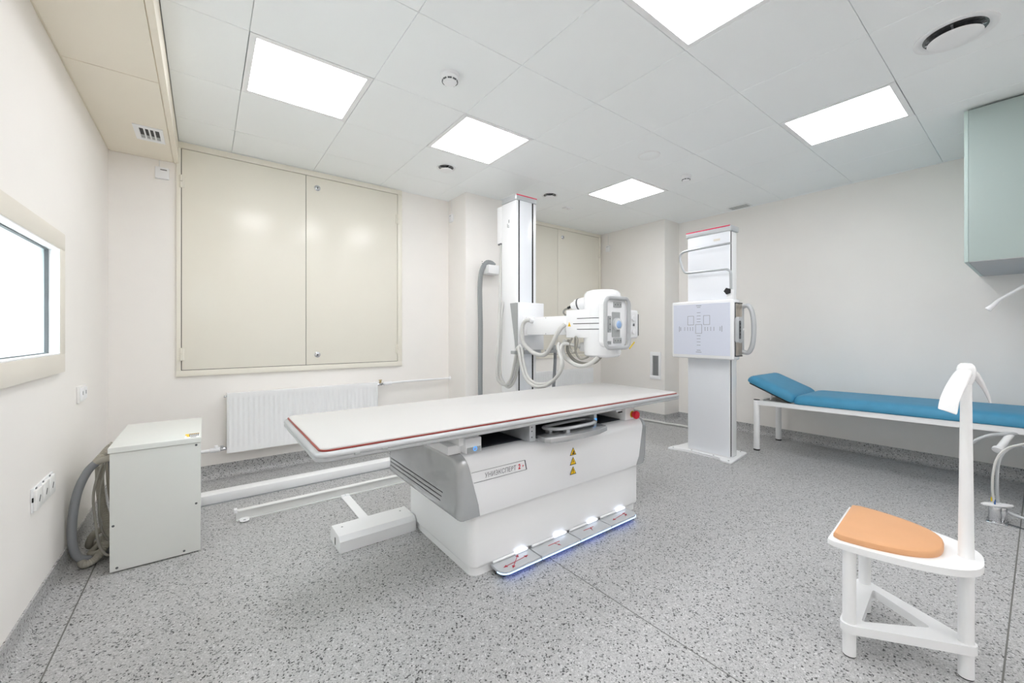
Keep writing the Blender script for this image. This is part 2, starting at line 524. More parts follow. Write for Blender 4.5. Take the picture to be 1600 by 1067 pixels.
# ------------------------------------------------------------------ window shutters
def shutter(x0, x1, label):
    z0, z1 = .815, 2.594
    yf = YB - .022
    t = thing('window_shutter', ((x0 + x1) / 2, YB, z0), label, 'shutter')
    w = .046
    f = MB()
    f.box((x0, yf, z0), (x1, YB, z0 + w), .002).box((x0, yf, z1 - w), (x1, YB, z1), .002)
    f.box((x0, yf, z0 + w), (x0 + w * .62, YB, z1 - w), .002).box((x1 - w, yf, z0 + w), (x1, YB, z1 - w), .002)
    obj('frame', f, 'cream_metal', t)
    obj('backing', MB().box((x0 + .02, YB - .004, z0 + .02), (x1 - .02, YB, z1 - .02)), 'black', t)
    xm = (x0 + x1) / 2
    a0, b0 = x0 + w * .62 + .004, xm - .002
    a1, b1 = xm + .002, x1 - w - .004
    for a, b, hx in ((a0, b0, a0), (a1, b1, b1)):
        lf = obj('leaf', MB().box((a, yf + .002, z0 + w + .004), (b, YB - .005, z1 - w - .004), .002), 'cream_metal', t)
        for hz in (z0 + .17, z1 - .30):
            s = -1 if hx == a0 else 1
            h = MB().cyl((hx + s * .003, yf - .007, hz - .048), (hx + s * .003, yf - .007, hz - .002), .0085, bev=.002)
            h.cyl((hx + s * .003, yf - .007, hz + .002), (hx + s * .003, yf - .007, hz + .048), .0085, bev=.002)
            h.box((hx - .016, yf - .004, hz - .046), (hx + .016, yf + .003, hz + .046), .001)
            obj('hinge', h, 'cream_metal', lf)
    lk = t.children[-1]
    for lz in (.952, 2.448):
        k = obj('lock', MB().lathe((xm + .092, yf + .003, lz), (0, -1, 0), [(0, .026), (.006, .025), (.010, .018), (.012, .016), (.014, .010)]), 'chrome', lk)
        obj('keyhole', MB().box((xm + .089, yf - .0125, lz - .009), (xm + .095, yf - .010, lz + .009)), 'black', lk)
    return t
shutter(-.172, 1.598, 'large cream double-leaf metal shutter above the radiator, beside the soffit')
shutter(2.90, 4.655, 'cream double-leaf metal shutter in the alcove behind the tube stand')

# ------------------------------------------------------------------ radiators
def radiator(x0, x1, z0, z1, label):
    t = thing('radiator', ((x0 + x1) / 2, YB, z0), label, 'radiator', 'panel radiators')
    y0, y1 = 3.865, 3.945
    n = int(round((x1 - x0) / .0365)); p = (x1 - x0 - .02) / n
    def prof(z, k):
        out = [(x0, y0 + .006, z)]
        for i in range(n):
            a = x0 + .01 + i * p
            for s, d in ((.12, 0), (.30, .007), (.70, .007), (.88, 0)):
                out.append((a + p * s, y0 + d * k, z))
        out.append((x1, y0 + .006, z))
        out += [(x1, y0 + .02, z), (x0, y0 + .02, z)]
        return out
    obj('front_panel', MB().loft([prof(z0, 0), prof(z0 + .035, 0), prof(z0 + .05, 1), prof(z1 - .05, 1), prof(z1 - .035, 0), prof(z1, 0)]), 'white_paint', t)
    obj('rear_panel', MB().box((x0 + .005, y1 - .018, z0 + .005), (x1 - .005, y1, z1 - .005), .004), 'white_paint', t)
    for x in (x0, x1 - .004):
        obj('side_cover', MB().box((x, y0 + .012, z0 + .01), (x + .004, y1, z1 + .001)), 'white_paint', t)
    obj('top_grille', MB().box((x0 + .004, y0 + .018, z1 - .008), (x1 - .004, y1 - .002, z1 - .004)), 'white_paint', t)
    for x in (x0 + .2, x1 - .2):
        obj('bracket', MB().box((x - .02, y1 - .002, z0 + .03), (x + .02, YB - .0012, z1 - .03)), 'grey_plastic', t)
    return t
rd = radiator(.138, 1.325, .203, .672, 'white ribbed panel radiator under the large left shutter')
obj('air_vent', MB().cyl((.138, 3.905, .645), (.118, 3.905, .645), .008, bev=.002), 'chrome', rd)
rd2 = radiator(3.05, 4.40, .203, .655, 'white ribbed panel radiator in the alcove behind the tube stand')
# pipes with valves
t = thing('heating_pipe', (1.4, 3.915, .655), 'thin white heating pipe with brass valve leading from the radiator to the column', 'pipe')
obj('pipe', MB().tube([(1.40, 3.915, .652), (1.48, 3.918, .653), (1.60, 3.925, .655), (2.139, 3.928, .655)], .010), 'white_paint', t)
v = obj('valve_body', MB().cyl((1.327, 3.905, .646), (1.395, 3.912, .65), .013, bev=.003).cyl((1.36, 3.905, .65), (1.36, 3.88, .65), .013, bev=.002), 'chrome', t)
obj('valve_handle', MB().cyl((1.36, 3.905, .655), (1.36, 3.905, .69), .013, .008, bev=.002).box((1.345, 3.900, .682), (1.375, 3.91, .692), .002), 'brass', t)
obj('sleeve', MB().cyl((1.395, 3.912, .65), (1.475, 3.917, .653), .017, bev=.003), 'white_plastic', t)
obj('rosette', MB().cyl((2.125, 3.928, .655), (2.139, 3.928, .655), .02, bev=.003), 'white_plastic', t)
t = thing('heating_pipe', (.05, 3.9, .23), 'short white pipe with chrome valve at the lower corner of the radiator', 'pipe')
obj('pipe', MB().tube([(.045, 3.905, .233), (-.09, 3.915, .233), (-.40, 3.93, .233)], .013), 'white_paint', t)
obj('valve_body', MB().cyl((.137, 3.905, .235), (.095, 3.905, .235), .014, bev=.003).cyl((.105, 3.905, .235), (.105, 3.905, .262), .012, bev=.002), 'chrome', t)
obj('sleeve', MB().cyl((.095, 3.905, .235), (.03, 3.905, .233), .018, bev=.003).cyl((.07, 3.905, .24), (.07, 3.905, .268), .013, bev=.003), 'white_plastic', t)

# ------------------------------------------------------------------ small wall fittings
def sensor(name, lo, hi, axis, label, cable, mark=True):
    t = thing(name, tuple((a + b) / 2 for a, b in zip(lo, hi)), label, 'sensor', 'small white wall sensors')
    obj('housing', MB().box(lo, hi, .005), 'white_plastic', t)
    if axis == 'y': obj('slot', MB().box((lo[0] + .03, lo[1] - .0008, hi[2] - .022), (hi[0] - .012, lo[1] + .001, hi[2] - .017)), 'black', t)
    else: obj('slot', MB().box((lo[0] - .0008, lo[1] + .014, hi[2] - .022), (lo[0] + .001, hi[1] - .014, hi[2] - .017)), 'grey_plastic', t)
    obj('cable', MB().tube(cable, .003, 8), 'socket_white', t)
sensor('wall_sensor', (-.292, YB - .03, 2.288), (-.212, YB, 2.372), 'y', 'white sensor box on the wall under the soffit beside the large shutter', [(-.268, YB - .004, 2.37), (-.268, YB - .004, 2.43)])
sensor('wall_sensor', (2.118, 3.86, 2.35), (2.14, 3.925, 2.435), 'x', 'white sensor box on the side of the column behind the tube stand', [(2.136, 3.895, 2.43), (2.136, 3.895, 2.6)])
sensor('wall_sensor', (4.648, 3.79, 2.33), (4.67, 3.86, 2.415), 'x', 'white sensor box on the corner column beside the alcove shutter', [(4.666, 3.825, 2.41), (4.666, 3.825, 2.6)])

# sockets on the left wall
t = thing('wall_socket', (XL, 3.17, .82), 'white double switch plate on the wall under the observation window', 'socket')
obj('plate', MB().box((XL, 3.088, .772), (XL + .012, 3.242, .862), .003), 'socket_white', t)
for y in (3.13, 3.20):
    s = obj('insert', MB().box((XL + .010, y - .031, .785), (XL + .018, y + .031, .85), .003), 'white_plastic', t)
    obj('slot', MB().box((XL + .0175, y - .005, .812), (XL + .0186, y + .005, .832)), 'dark_grey', s)
t = thing('wall_socket', (XL, 2.51, .49), 'white triple socket strip with open side low on the wall by the cabinet', 'socket')
obj('plate', MB().box((XL, 2.382, .442), (XL + .006, 2.648, .536), .002), 'white_plastic', t)
for i in range(3):
    y = 2.425 + i * .088
    s = obj('insert', MB().box((XL + .005, y - .036, .447), (XL + .016, y + .040, .527), .003), 'socket_white', t)
    obj('slot', MB().box((XL + .0155, y - .003, .474), (XL + .0168, y + .003, .500), rot=Matrix.Rotation(R(-35), 3, 'X')), 'black', s)
    obj('clip', MB().box((XL + .004, y - .010, .527), (XL + .008, y + .004, .532)), 'dark_grey', s)
obj('opening', MB().box((XL + .004, 2.3805, .484), (XL + .008, 2.3870, .502), .001), 'black', t)

# soffit vent
t = thing('soffit_vent', (-.285, 3.48, 2.428), 'small white slotted air vent in the cream soffit', 'vent')
vx0, vx1, vy0, vy1 = -.355, -.212, 3.365, 3.60
f = MB()
f.box((vx0, vy0, 2.422), (vx1, 3.40, 2.428), .001, 1).box((vx0, 3.565, 2.422), (vx1, vy1, 2.428), .001, 1)
f.box((vx0, 3.40, 2.422), (-.328, 3.565, 2.428), .001, 1).box((-.232, 3.40, 2.422), (vx1, 3.565, 2.428), .001, 1)
obj('frame', f, 'white_paint', t)
obj('duct', MB().box((-.328, 3.40, 2.4272), (-.232, 3.565, 2.4282)), 'black', t)
for i in range(3):
    x = -.328 + .024 * (i + 1)
    obj('louvre', MB().box((x - .004, 3.40, 2.4225), (x + .004, 3.565, 2.4275)), 'white_paint', t)
obj('damper', MB().box((-.328, 3.515, 2.4268), (-.232, 3.565, 2.4274)), 'grey_plastic', t)

# ceiling fittings
def disc_vent(x, y, r, label):
    t = thing('disc_vent', (x, y, ZC), label, 'vent', 'round ceiling air valves')
    obj('collar', MB().loft([[(x + rr * math.cos(a * math.pi / 18), y + rr * math.sin(a * math.pi / 18), zz) for a in range(36)] for rr, zz in
        ((r, ZC), (r, ZC - .004), (r * .95, ZC - .007), (r * .80, ZC - .003), (r * .76, ZC - .0005))], True, False), 'white_paint', t)
    obj('throat', MB().lathe((x, y, ZC - .0009), (0, 0, 1), [(0, r * .77), (.0006, r * .77)], 36), 'throat_metal', t)
    obj('disc', MB().lathe((x, y, ZC - .03), (0, 0, 1), [(0, r * .40), (.0025, r * .60), (.006, r * .66), (.010, r * .62), (.012, r * .2)], 36), 'white_paint', t)
    obj('spindle', MB().cyl((x, y, ZC - .019), (x, y, ZC), r * .08, seg=10).box((x - r * .7, y - .004, ZC - .008), (x + r * .7, y + .004, ZC - .003)).box((x - .004, y - r * .7, ZC - .008), (x + .004, y + r * .7, ZC - .003)), 'chrome', t)
disc_vent(1.688, 3.176, .085, 'small round white ceiling air valve between the large shutter and tube stand')
disc_vent(2.895, 3.148, .085, 'small round white ceiling air valve beside the top of the tube stand')
disc_vent(2.90, .26, .145, 'large round white ceiling air valve with metal interior near the wall cabinet')
def detector(x, y, r, label):
    t = thing('smoke_detector', (x, y, ZC), label, 'detector')
    obj('base', MB().lathe((x, y, ZC), (0, 0, -1), [(0, r), (.012, r), (.016, r * .94)], 32), 'white_plastic', t)
    obj('head', MB().lathe((x, y, ZC - .015), (0, 0, -1), [(0, r * .86), (.012, r * .84), (.018, r * .80), (.032, r * .62), (.037, r * .4), (.038, .004)], 32), 'white_plastic', t)
    for k in range(9):
        a = 2 * math.pi * k / 9
        obj('slot', MB().box((x + r * .70, y - r * .20, ZC - .0405), (x + r * .79, y + r * .20, ZC - .0335), rot=Matrix.Rotation(a, 3, 'Z'), pivot=(x, y, ZC)), 'dark_grey', t)
detector(1.10, 2.025, .056, 'round white smoke detector on the ceiling between two panel lights')
detector(3.545, 2.0, .046, 'smaller round white detector on the ceiling beside the speaker grille')
t = thing('ceiling_speaker', (2.895, 1.953, ZC), 'flat round white speaker grille in the ceiling', 'speaker')
obj('rim', MB().lathe((2.895, 1.953, ZC), (0, 0, -1), [(0, .088), (.004, .086), (.006, .078)], 36), 'white_paint', t)
obj('grille', MB().lathe((2.895, 1.953, ZC - .005), (0, 0, -1), [(0, .076), (.004, .07), (.006, .002)], 36), 'ceiling_metal', t)
t = thing('ceiling_grille', (4.88, 2.1, ZC), 'narrow rectangular air grille in the ceiling next to the right wall', 'vent')
obj('frame', MB().box((4.82, 2.0, ZC - .006), (4.965, 2.225, ZC), .002), 'white_paint', t)
for i in range(4):
    obj('slat', MB().box((4.838 + i * .029, 2.015, ZC - .0075), (4.856 + i * .029, 2.21, ZC - .005)), 'grey_plastic', t)
t = thing('access_cap', (3.35, 3.35, ZC), 'small flat white cover on the ceiling beyond the speaker grille', 'cover')
obj('plate', MB().box((3.30, 3.31, ZC - .010), (3.41, 3.38, ZC), .003), 'white_plastic', t)
obj('screw', MB().cyl((3.355, 3.345, ZC - .012), (3.355, 3.345, ZC - .009), .005, seg=10), 'chrome', t)
t = thing('hanging_wire', (1.02, 1.10, ZC), 'short bare wire end hanging from a hole in a ceiling tile', 'wire')
obj('wire', MB().tube([(.985, 1.115, ZC), (1.0, 1.11, ZC - .012), (1.012, 1.12, ZC - .014), (1.022, 1.15, ZC - .02)], .0022, 8, smooth=5), 'cable_grey', t)
obj('grommet', MB().lathe((.985, 1.115, ZC), (0, 0, -1), [(0, .012), (.002, .011)], 16), 'cream_trim', t)

# air grille on the corner column
t = thing('wall_grille', (4.67, 3.05, .72), 'small upright white air grille with vertical slats low on the corner column', 'vent')
obj('frame', MB().box((4.658, 2.972, .545), (4.67, 3.128, .595), .002).box((4.658, 2.972, .852), (4.67, 3.128, .90), .002)
    .box((4.658, 2.972, .595), (4.67, 3.005, .852), .002).box((4.658, 3.092, .595), (4.67, 3.128, .852), .002), 'white_paint', t)
obj('duct', MB().box((4.668, 3.0, .59), (4.6699, 3.095, .86)), 'dark_grey', t)
for i in range(4):
    obj('slat', MB().box((4.660, 3.012 + i * .021, .595), (4.669, 3.020 + i * .021, .852)), 'grey_plastic', t)

# ================================================================== GENERATOR CABINET
t = thing('generator_cabinet', (-.19, 3.0, 0), 'squat white metal cabinet on the floor with hoses behind it, in the room corner', 'cabinet')
gx0, gx1, gy0, gy1 = -.362, -.018, 2.682, 3.30
def warp(x, y): return .600
def ring(x0, x1, y0, y1, dz, rel=True, z=None):
    return [(x, y, (warp(x, y) + dz) if rel else z) for x, y in ((x0, y0), (x1, y0), (x1, y1), (x0, y1))]
obj('body', MB().loft([ring(gx0 + .004, gx1 - .002, gy0 + .006, gy1, 0, False, .02), ring(gx0 + .004, gx1 - .002, gy0 + .006, gy1, -.028)]), 'cabinet_white', t)
obj('front_panel', MB().loft([ring(gx0 + .002, gx1, gy0, gy0 + .006, 0, False, .006), ring(gx0 + .002, gx1, gy0, gy0 + .006, -.029)]), 'cabinet_white', t)
ld = obj('lid', MB().loft([ring(gx0 - .004, gx1 + .003, gy0 - .006, gy1 + .004, -.026), ring(gx0 - .004, gx1 + .003, gy0 - .006, gy1 + .004, -.002), ring(gx0 - .002, gx1 + .001, gy0 - .004, gy1 + .002, 0)]), 'cabinet_white', t)
obj('plinth', MB().box((gx0 + .03, gy0 + .03, 0), (gx1 - .03, gy1 - .03, .02)), 'black', t)
for x, z in ((-.335, .022), (-.085, .022), (-.348, .225), (-.036, .255), (-.036, .56)):
    obj('screw', MB().lathe((x, gy0, z), (0, -1, 0), [(0, .0055), (.0015, .005), (.002, .003)], 12), 'dark_grey', t)
def lidpatch(x0, x1, y0, y1, dz):
    return MB().loft([ring(x0, x1, y0, y1, .0002), ring(x0, x1, y0, y1, dz)])
st = obj('sticker', lidpatch(-.084, -.023, 2.684, 2.792, .0008), 'white_plastic', ld)
st['label'] = 'small white sticker with yellow and black marks'
for a, b, c, d in ((-.083, -.066, 2.752, 2.790), (-.076, -.062, 2.716, 2.752), (-.066, -.024, 2.766, 2.790)):
    obj('print', lidpatch(a, b, c, d, .0012), 'yellow', ld)
for c, d in ((2.764, 2.786), (2.724, 2.750)):
    for k in range(5):
        obj('print', lidpatch(-.066 + .0085 * k, -.066 + .0085 * k + .006, c, d, .0016), 'print_dark', ld)
obj('print', lidpatch(-.060, -.036, 2.694, 2.704, .0014), 'print_dark', ld)
# hoses
hose = lambda nm, pts, r, m, **k: obj(nm, MB().tube(pts, r, **k), m, t)
hose('hose', [(-.432, 2.86, .498), (-.462, 2.86, .46), (-.495, 2.86, .37), (-.512, 2.86, .25), (-.514, 2.86, .14), (-.500, 2.86, .06), (-.465, 2.87, .024), (-.42, 2.90, .022), (-.36, 2.95, .03)], .0175, 'hose_grey', smooth=8, seg=16)
hose('hose', [(-.372, 2.90, .572), (-.390, 2.89, .555), (-.412, 2.875, .525), (-.434, 2.862, .494)], .019, 'hose_beige', smooth=10, ribs=.12, pitch=.007, seg=14)
hose('hose_collar', [(-.374, 2.84, .520), (-.400, 2.85, .512), (-.430, 2.862, .500)], .016, 'hose_beige', seg=14, smooth=4)
hose('hose_end', [(-.366, 2.838, .521), (-.374, 2.84, .520)], .013, 'black', seg=14)
hose('hose', [(-.430, 2.93, .47), (-.432, 2.95, .38), (-.425, 2.95, .27), (-.402, 2.92, .17), (-.398, 2.87, .09), (-.425, 2.83, .035), (-.465, 2.82, .020), (-.485, 2.88, .020)], .0175, 'hose_beige', smooth=10, ribs=.12, pitch=.008, seg=14)
hose('hose', [(-.405, 3.02, .46), (-.405, 3.05, .32), (-.390, 3.05, .18), (-.41, 3.08, .07), (-.455, 3.05, .03), (-.475, 2.98, .05), (-.455, 2.96, .11), (-.41, 3.0, .12)], .016, 'hose_beige', smooth=10, seg=12)
hose('hose', [(-.40, 2.98, .10), (-.44, 2.95, .05), (-.46, 2.92, .03), (-.42, 2.86, .05), (-.375, 2.90, .09)], .014, 'hose_beige', smooth=8, seg=12)
hose('cable', [(-.405, 2.85, .50), (-.428, 2.85, .42), (-.440, 2.85, .33), (-.432, 2.84, .22), (-.415, 2.82, .10), (-.385, 2.80, .05), (-.36, 2.83, .05)], .0055, 'cable_grey', smooth=8, seg=10)
hose('cable', [(-.395, 2.86, .50), (-.412, 2.86, .40), (-.422, 2.86, .28), (-.412, 2.86, .16), (-.38, 2.86, .08)], .0048, 'cable_grey', smooth=8, seg=10)
hose('cable', [(-.385, 2.88, .50), (-.382, 2.92, .38), (-.370, 2.94, .22)], .009, 'hose_grey', smooth=8, seg=10)
hose('cable', [(-.372, 3.10, .30), (-.40, 3.14, .16), (-.43, 3.18, .06), (-.39, 3.2, .02)], .010, 'black', smooth=8, seg=10)

# ================================================================== FLOOR RAILS
t = thing('floor_rail', (1.5, 3.40, 0), 'thick white box-section floor rail running under the tube stand along the radiator wall', 'rail')
obj('beam', MB().box((-.30, 3.355, 0.004), (3.15, 3.455, .066), .006), 'white_paint', t)
obj('foot_strip', MB().box((-.30, 3.350, 0), (3.15, 3.46, .005)), 'aluminium', t)
t = thing('floor_rail', (1.5, 2.985, 0), 'slim aluminium floor rail with end stop in front of the thick white rail', 'rail')
obj('web', MB().box((.152, 2.985, 0), (3.15, 2.997, .055)), 'rail_grey', t)
obj('flange', MB().box((.152, 2.965, 0), (3.15, 3.005, .006), .001, 1), 'rail_grey', t)
obj('track', MB().box((.152, 2.972, .054), (3.15, 3.0, .064), .003).tube([(.165, 2.972, .058), (3.15, 2.972, .058)], .006, 10), 'rail_grey', t)
obj('end_stop', MB().box((.140, 2.968, .048), (.158, 3.002, .072), .003), 'white_plastic', t)
obj('fixing_tab', MB().prism(rrect(.168, .218, 2.918, 2.985, .02), 'z', .006, .010), 'white_paint', t)
obj('screw', MB().lathe((.192, 2.94, .010), (0, 0, 1), [(0, .008), (.002, .007), (.003, .003)], 12), 'chrome', t)
t = thing('cable_strip', (.78, 2.66, 0), 'flat white cover strip on the floor joining the slim rail to the cable duct', 'cover')
obj('strip', MB().box((.755, 2.40, 0), (.811, 2.965, .007), .002, 1), 'white_paint', t)
obj('end_tab', MB().box((.756, 2.945, .0005), (.810, 2.978, .012), .002, 1), 'white_paint', t)
obj('screw', MB().lathe((.783, 2.955, .012), (0, 0, 1), [(0, .005), (.0015, .003)], 10), 'chrome', t)
t = thing('cable_duct', (.77, 2.3, 0), 'white box-shaped cable duct on the floor leading into the end of the table base', 'duct')
obj('cover', MB().prism([(2.205, 0), (2.205, .058), (2.228, .082), (2.378, .082), (2.398, .062), (2.398, 0)], 'x', .556, .978, .002, 1), 'white_paint', t)
obj('opening', MB().box((.5545, 2.29, .012), (.5575, 2.302, .050)), 'black', t)
for x in (.60, .93):
    obj('screw', MB().lathe((x, 2.33, .082), (0, 0, 1), [(0, .006), (.0015, .004)], 12), 'grey_plastic', t)

# ================================================================== X-RAY TABLE
tb = thing('xray_table', (1.6, 1.9, 0), 'long white X-ray table with red-edged floating top on a white and silver base', 'table')
tx0, tx1, ty0, ty1 = .312, 2.535, 1.485, 2.187
def sweep(prof, r):
    rings = []
    for off, z in prof:
        rings.append([(x, y, z) for x, y in rrect(tx0 - off, tx1 + off, ty0 - off, ty1 + off, max(.004, r + off), 6)])
    return MB().loft(rings)
top = obj('table_top', sweep([(-.03, .730), (-.004, .730), (-.004, .747), (-.006, .749), (-.008, .75)], .03), 'table_white', tb)
obj('red_edge', sweep([(-.006, .7388), (.001, .7388), (.0015, .740), (.0015, .7430), (.0005, .7440), (-.006, .7440)], .03), 'red_trim', top)
rl = obj('edge_rail', sweep([(-.04, .703), (.006, .703), (.012, .705), (.016, .709), (.016, .716), (.0125, .718), (.0125, .721), (.016, .723), (.016, .729), (.012, .735), (.006, .7385), (-.006, .7385)], .03), 'rail_silver', tb)
for x in (.42, .52):
    obj('rail_clip', MB().box((x, ty0 - .0175, .715), (x + .02, ty0 - .012, .723), .001, 1), 'grey_plastic', rl)
# base, lower
lower = MB()
rings = []
for ins, z in ((.012, .0), (.012, .035), (.002, .045), (0, .055), (0, .29), (.004, .30), (.010, .325)):
    rings.append([(x, y, z) for x, y in rrect(.982 + ins, 2.265 - ins, 1.602 + ins, 2.33 - ins, .045, 6)])
obj('base_lower', lower.loft(rings), 'white_paint', tb)
obj('skirting_gap', MB().box((1.02, 1.62, 0), (2.23, 2.31, .004)), 'black', tb)
# base, upper : section in y-z with rounded shoulder
def usec(ins):
    y0, y1, z0, z1 = 1.55 + ins, 2.40 - ins, .305 + ins, .598 - ins
    r = .055; out = [(y1, z0), (y1, z1)]
    for i in range(7):
        a = R(90 + 90 * i / 6)
        out.append((y0 + r + r * math.cos(a), z1 - r + r * math.sin(a)))
    out += [(y0 + .004, z0 + .06), (y0 + .018, z0)]
    return out
def xl(z): return 1.008 - (z - .305) / .293 * .085
def xr(z): return 2.185 + (z - .305) / .293 * .050
ring0 = [(xl(z), y, z) for y, z in usec(0)]
ring1 = [(xr(z), y, z) for y, z in usec(0)]
obj('base_upper', MB().loft([ring0, ring1]), 'white_gloss', tb)
capL = MB().loft([[(.885, y, z) for y, z in usec(.030)], [(.887, y, z) for y, z in usec(.018)], [(.894, y, z) for y, z in usec(.008)], [(.906, y, z) for y, z in usec(.001)], [(.918, y, z) for y, z in usec(-.001)], [(xl(z) - .001, y, z) for y, z in usec(-.001)]])
cl = obj('end_cap', capL, 'silver_paint', tb)
for k, z in enumerate((.40, .378, .356)):
    obj('groove', MB().box((.8842, 1.70 + k * .012, z - .0022), (.8862, 2.36, z + .0022)), 'dark_line', cl)
capR = MB().loft([[(xr(z) + .001, y, z) for y, z in usec(-.001)], [(2.250, y, z) for y, z in usec(-.001)], [(2.262, y, z) for y, z in usec(.001)], [(2.274, y, z) for y, z in usec(.008)], [(2.281, y, z) for y, z in usec(.018)], [(2.283, y, z) for y, z in usec(.030)]])
obj('end_cap', capR, 'silver_paint', tb)
# supports under the top
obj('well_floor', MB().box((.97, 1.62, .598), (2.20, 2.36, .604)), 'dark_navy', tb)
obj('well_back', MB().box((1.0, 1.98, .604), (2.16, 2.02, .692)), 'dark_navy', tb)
sb = obj('support_beam', MB().box((.86, 1.60, .60), (.975, 2.34, .64), .004).box((.90, 1.575, .64), (1.005, 2.30, .702), .003), 'white_paint', tb)
pl = obj('indicator_plate', MB().box((.925, 1.555, .605), (1.008, 1.60, .672), .004), 'white_plastic', sb)
obj('indicator_strip', MB().box((.930, 1.5535, .607), (1.004, 1.556, .632), .001, 1), 'grey_plastic', sb)
ic = MB()
ic.tube([(.972 + .009 * math.cos(R(a)), 1.5525, .624 + .009 * math.sin(R(a))) for a in range(0, 360, 20)], .0016, 6, closed=True)
ic.box((.971, 1.551, .625), (.973, 1.554, .634))
obj('power_icon', ic, 'blue_icon', sb)
sb2 = obj('support_beam', MB().box((2.085, 1.575, .60), (2.175, 2.30, .702), .004).box((2.03, 1.60, .655), (2.16, 1.63, .688), .002), 'white_paint', tb)
obj('bracket_slot', MB().box((2.05, 1.598, .648), (2.165, 1.603, .656)), 'black', sb2)
es = obj('emergency_stop', MB().lathe((2.155, 1.575, .632), (0, -1, 0), [(0, .015), (.018, .015), (.019, .023), (.024, .026), (.034, .026), (.040, .022), (.042, .012)], 24), 'red_plastic', tb)
obj('collar', MB().lathe((2.155, 1.578, .632), (0, -1, 0), [(0, .022), (.006, .021)], 24), 'yellow_tag', es)
# cassette tray
tr = obj('tray_housing', MB().box((1.285, 1.545, .604), (1.325, 1.95, .690), .002).box((1.762, 1.545, .604), (1.785, 1.95, .690), .002)
         .box((1.325, 1.56, .680), (1.762, 1.95, .690), .001).box((1.325, 1.56, .604), (1.762, 1.95, .609), .001), 'galvanised', tb)
obj('housing_back', MB().box((1.325, 1.94, .609), (1.762, 1.945, .68)), 'black', tr)
obj('blue_label', MB().box((1.765, 1.5435, .636), (1.783, 1.5455, .660)), 'blue_icon', tr)
for z in (.625, .655, .675): obj('screw', MB().lathe((1.30, 1.545, z), (0, -1, 0), [(0, .004), (.001, .003)], 10), 'dark_grey', tr)
pts = [(1.345, 1.56), (1.345, 1.50), (1.365, 1.475), (1.46, 1.455), (1.58, 1.448), (1.70, 1.455), (1.79, 1.475), (1.808, 1.50), (1.808, 1.56)]
dr = obj('cassette_tray', MB().prism(pts, 'z', .598, .626, .006, 2), 'silver_paint', tb)
obj('tray_bed', MB().box((1.34, 1.55, .612), (1.755, 1.90, .622)), 'dark_grey', dr)
lp = [(1.41, 1.58, .652), (1.43, 1.52, .652), (1.50, 1.495, .652), (1.66, 1.492, .652), (1.735, 1.515, .652), (1.74, 1.56, .652), (1.72, 1.60, .652), (1.50, 1.60, .652)]
obj('clamp_frame', MB().tube(lp, .009, 10, smooth=5, closed=True, flat=1.3), 'silver_light', dr)
obj('clamp_post', MB().box((1.50, 1.50, .622), (1.525, 1.53, .652), .003).box((1.42, 1.545, .622), (1.44, 1.58, .650), .003), 'galvanised', dr)
# print on the front
YF = 1.5495
SQ = Matrix.Diagonal((.86, 1, 1, 1))
S_ = .0320; Z_ = .4815
m1 = text_mesh('УНИ', S_, 0, MFRONT(1.022, YF - .0004, Z_) @ SQ)
xa = max(v.co.x for v in m1.vertices) + .10 * S_ * .86
obj('lettering', m1, 'print_grey', tb)
# the letter after them is drawn here: an open bow with a middle bar
rx, ry, w_ = .285 * S_ * .86, .374 * S_, .085 * S_
ex, ez = xa + rx * .95, Z_ + .364 * S_
g = MB()
aa = [R(-142 + 284 * i / 24) for i in range(25)]
for p, q in zip(aa, aa[1:]):
    P_ = lambda a, k: (ex + (rx - k * w_ * .9) * math.cos(a), YF - .0004, ez + (ry - k * w_) * math.sin(a))
    g.poly([P_(p, 0), P_(q, 0), P_(q, 1), P_(p, 1)])
g.poly([(ex - rx * .45, YF - .0004, ez - w_ / 2), (ex + rx - w_ * .5, YF - .0004, ez - w_ / 2), (ex + rx - w_ * .5, YF - .0004, ez + w_ / 2), (ex - rx * .45, YF - .0004, ez + w_ / 2)])
obj('lettering', g, 'print_grey', tb)
m2 = text_mesh('КСПЕPТ', S_, 0, MFRONT(ex + rx + .06 * S_, YF - .0004, Z_) @ SQ)
obj('lettering', m2, 'print_grey', tb)
obj('lettering', text_mesh('2', .0345, 0, MFRONT(1.2165, YF - .0004, .4815) @ SQ, .0009), 'red_plastic', tb)
obj('lettering', text_mesh('+', .022, 0, MFRONT(1.2400, YF - .0004, .4850), .0003), 'red_plastic', tb)
fr = MB().box((xl(.518) + .004, YF - .0004, .5172), (1.258, YF + .001, .5184)).box((xl(.470) + .004, YF - .0004, .4690), (1.268, YF + .001, .4702))
fr.prism([(1.256, .5184), (1.2605, .5184), (1.2715, .4702), (1.267, .4702)], 'y', YF - .0006, YF + .001)
obj('name_border', fr, 'print_dark', tb)
for k, (zc, sym) in enumerate(((.500, 0), (.448, 1), (.396, 2))):
    x, s = 1.597, .024
    def tri(s, y): return MB().prism([(x - s, zc - s * .8), (x + s, zc - s * .8), (x, zc + s * .95)], 'y', y, YF + .001)
    w = obj('warning_sign', tri(s, YF - .0003), 'black', tb)
    obj('warning_face', tri(s * .80, YF - .0007), 'yellow', w)
    g = MB()
    y0, y1 = YF - .0011, YF - .0006
    if sym == 0:
        g.box((x - .008, y0, zc - .013), (x + .010, y1, zc - .006)); g.prism([(x - .003, zc - .006), (x + .010, zc - .003), (x + .002, zc + .008)], 'y', y0, y1)
    elif sym == 1:
        g.prism([(x + .003, zc + .011), (x - .004, zc - .003), (x + .0, zc - .003), (x - .003, zc - .014), (x + .005, zc + .001), (x + .001, zc + .001)], 'y', y0, y1)
    else:
        g.box((x - .002, y0, zc - .004), (x + .002, y1, zc + .009)); g.box((x - .002, y0, zc - .011), (x + .002, y1, zc - .007))
    obj('warning_symbol', g, 'black', w)
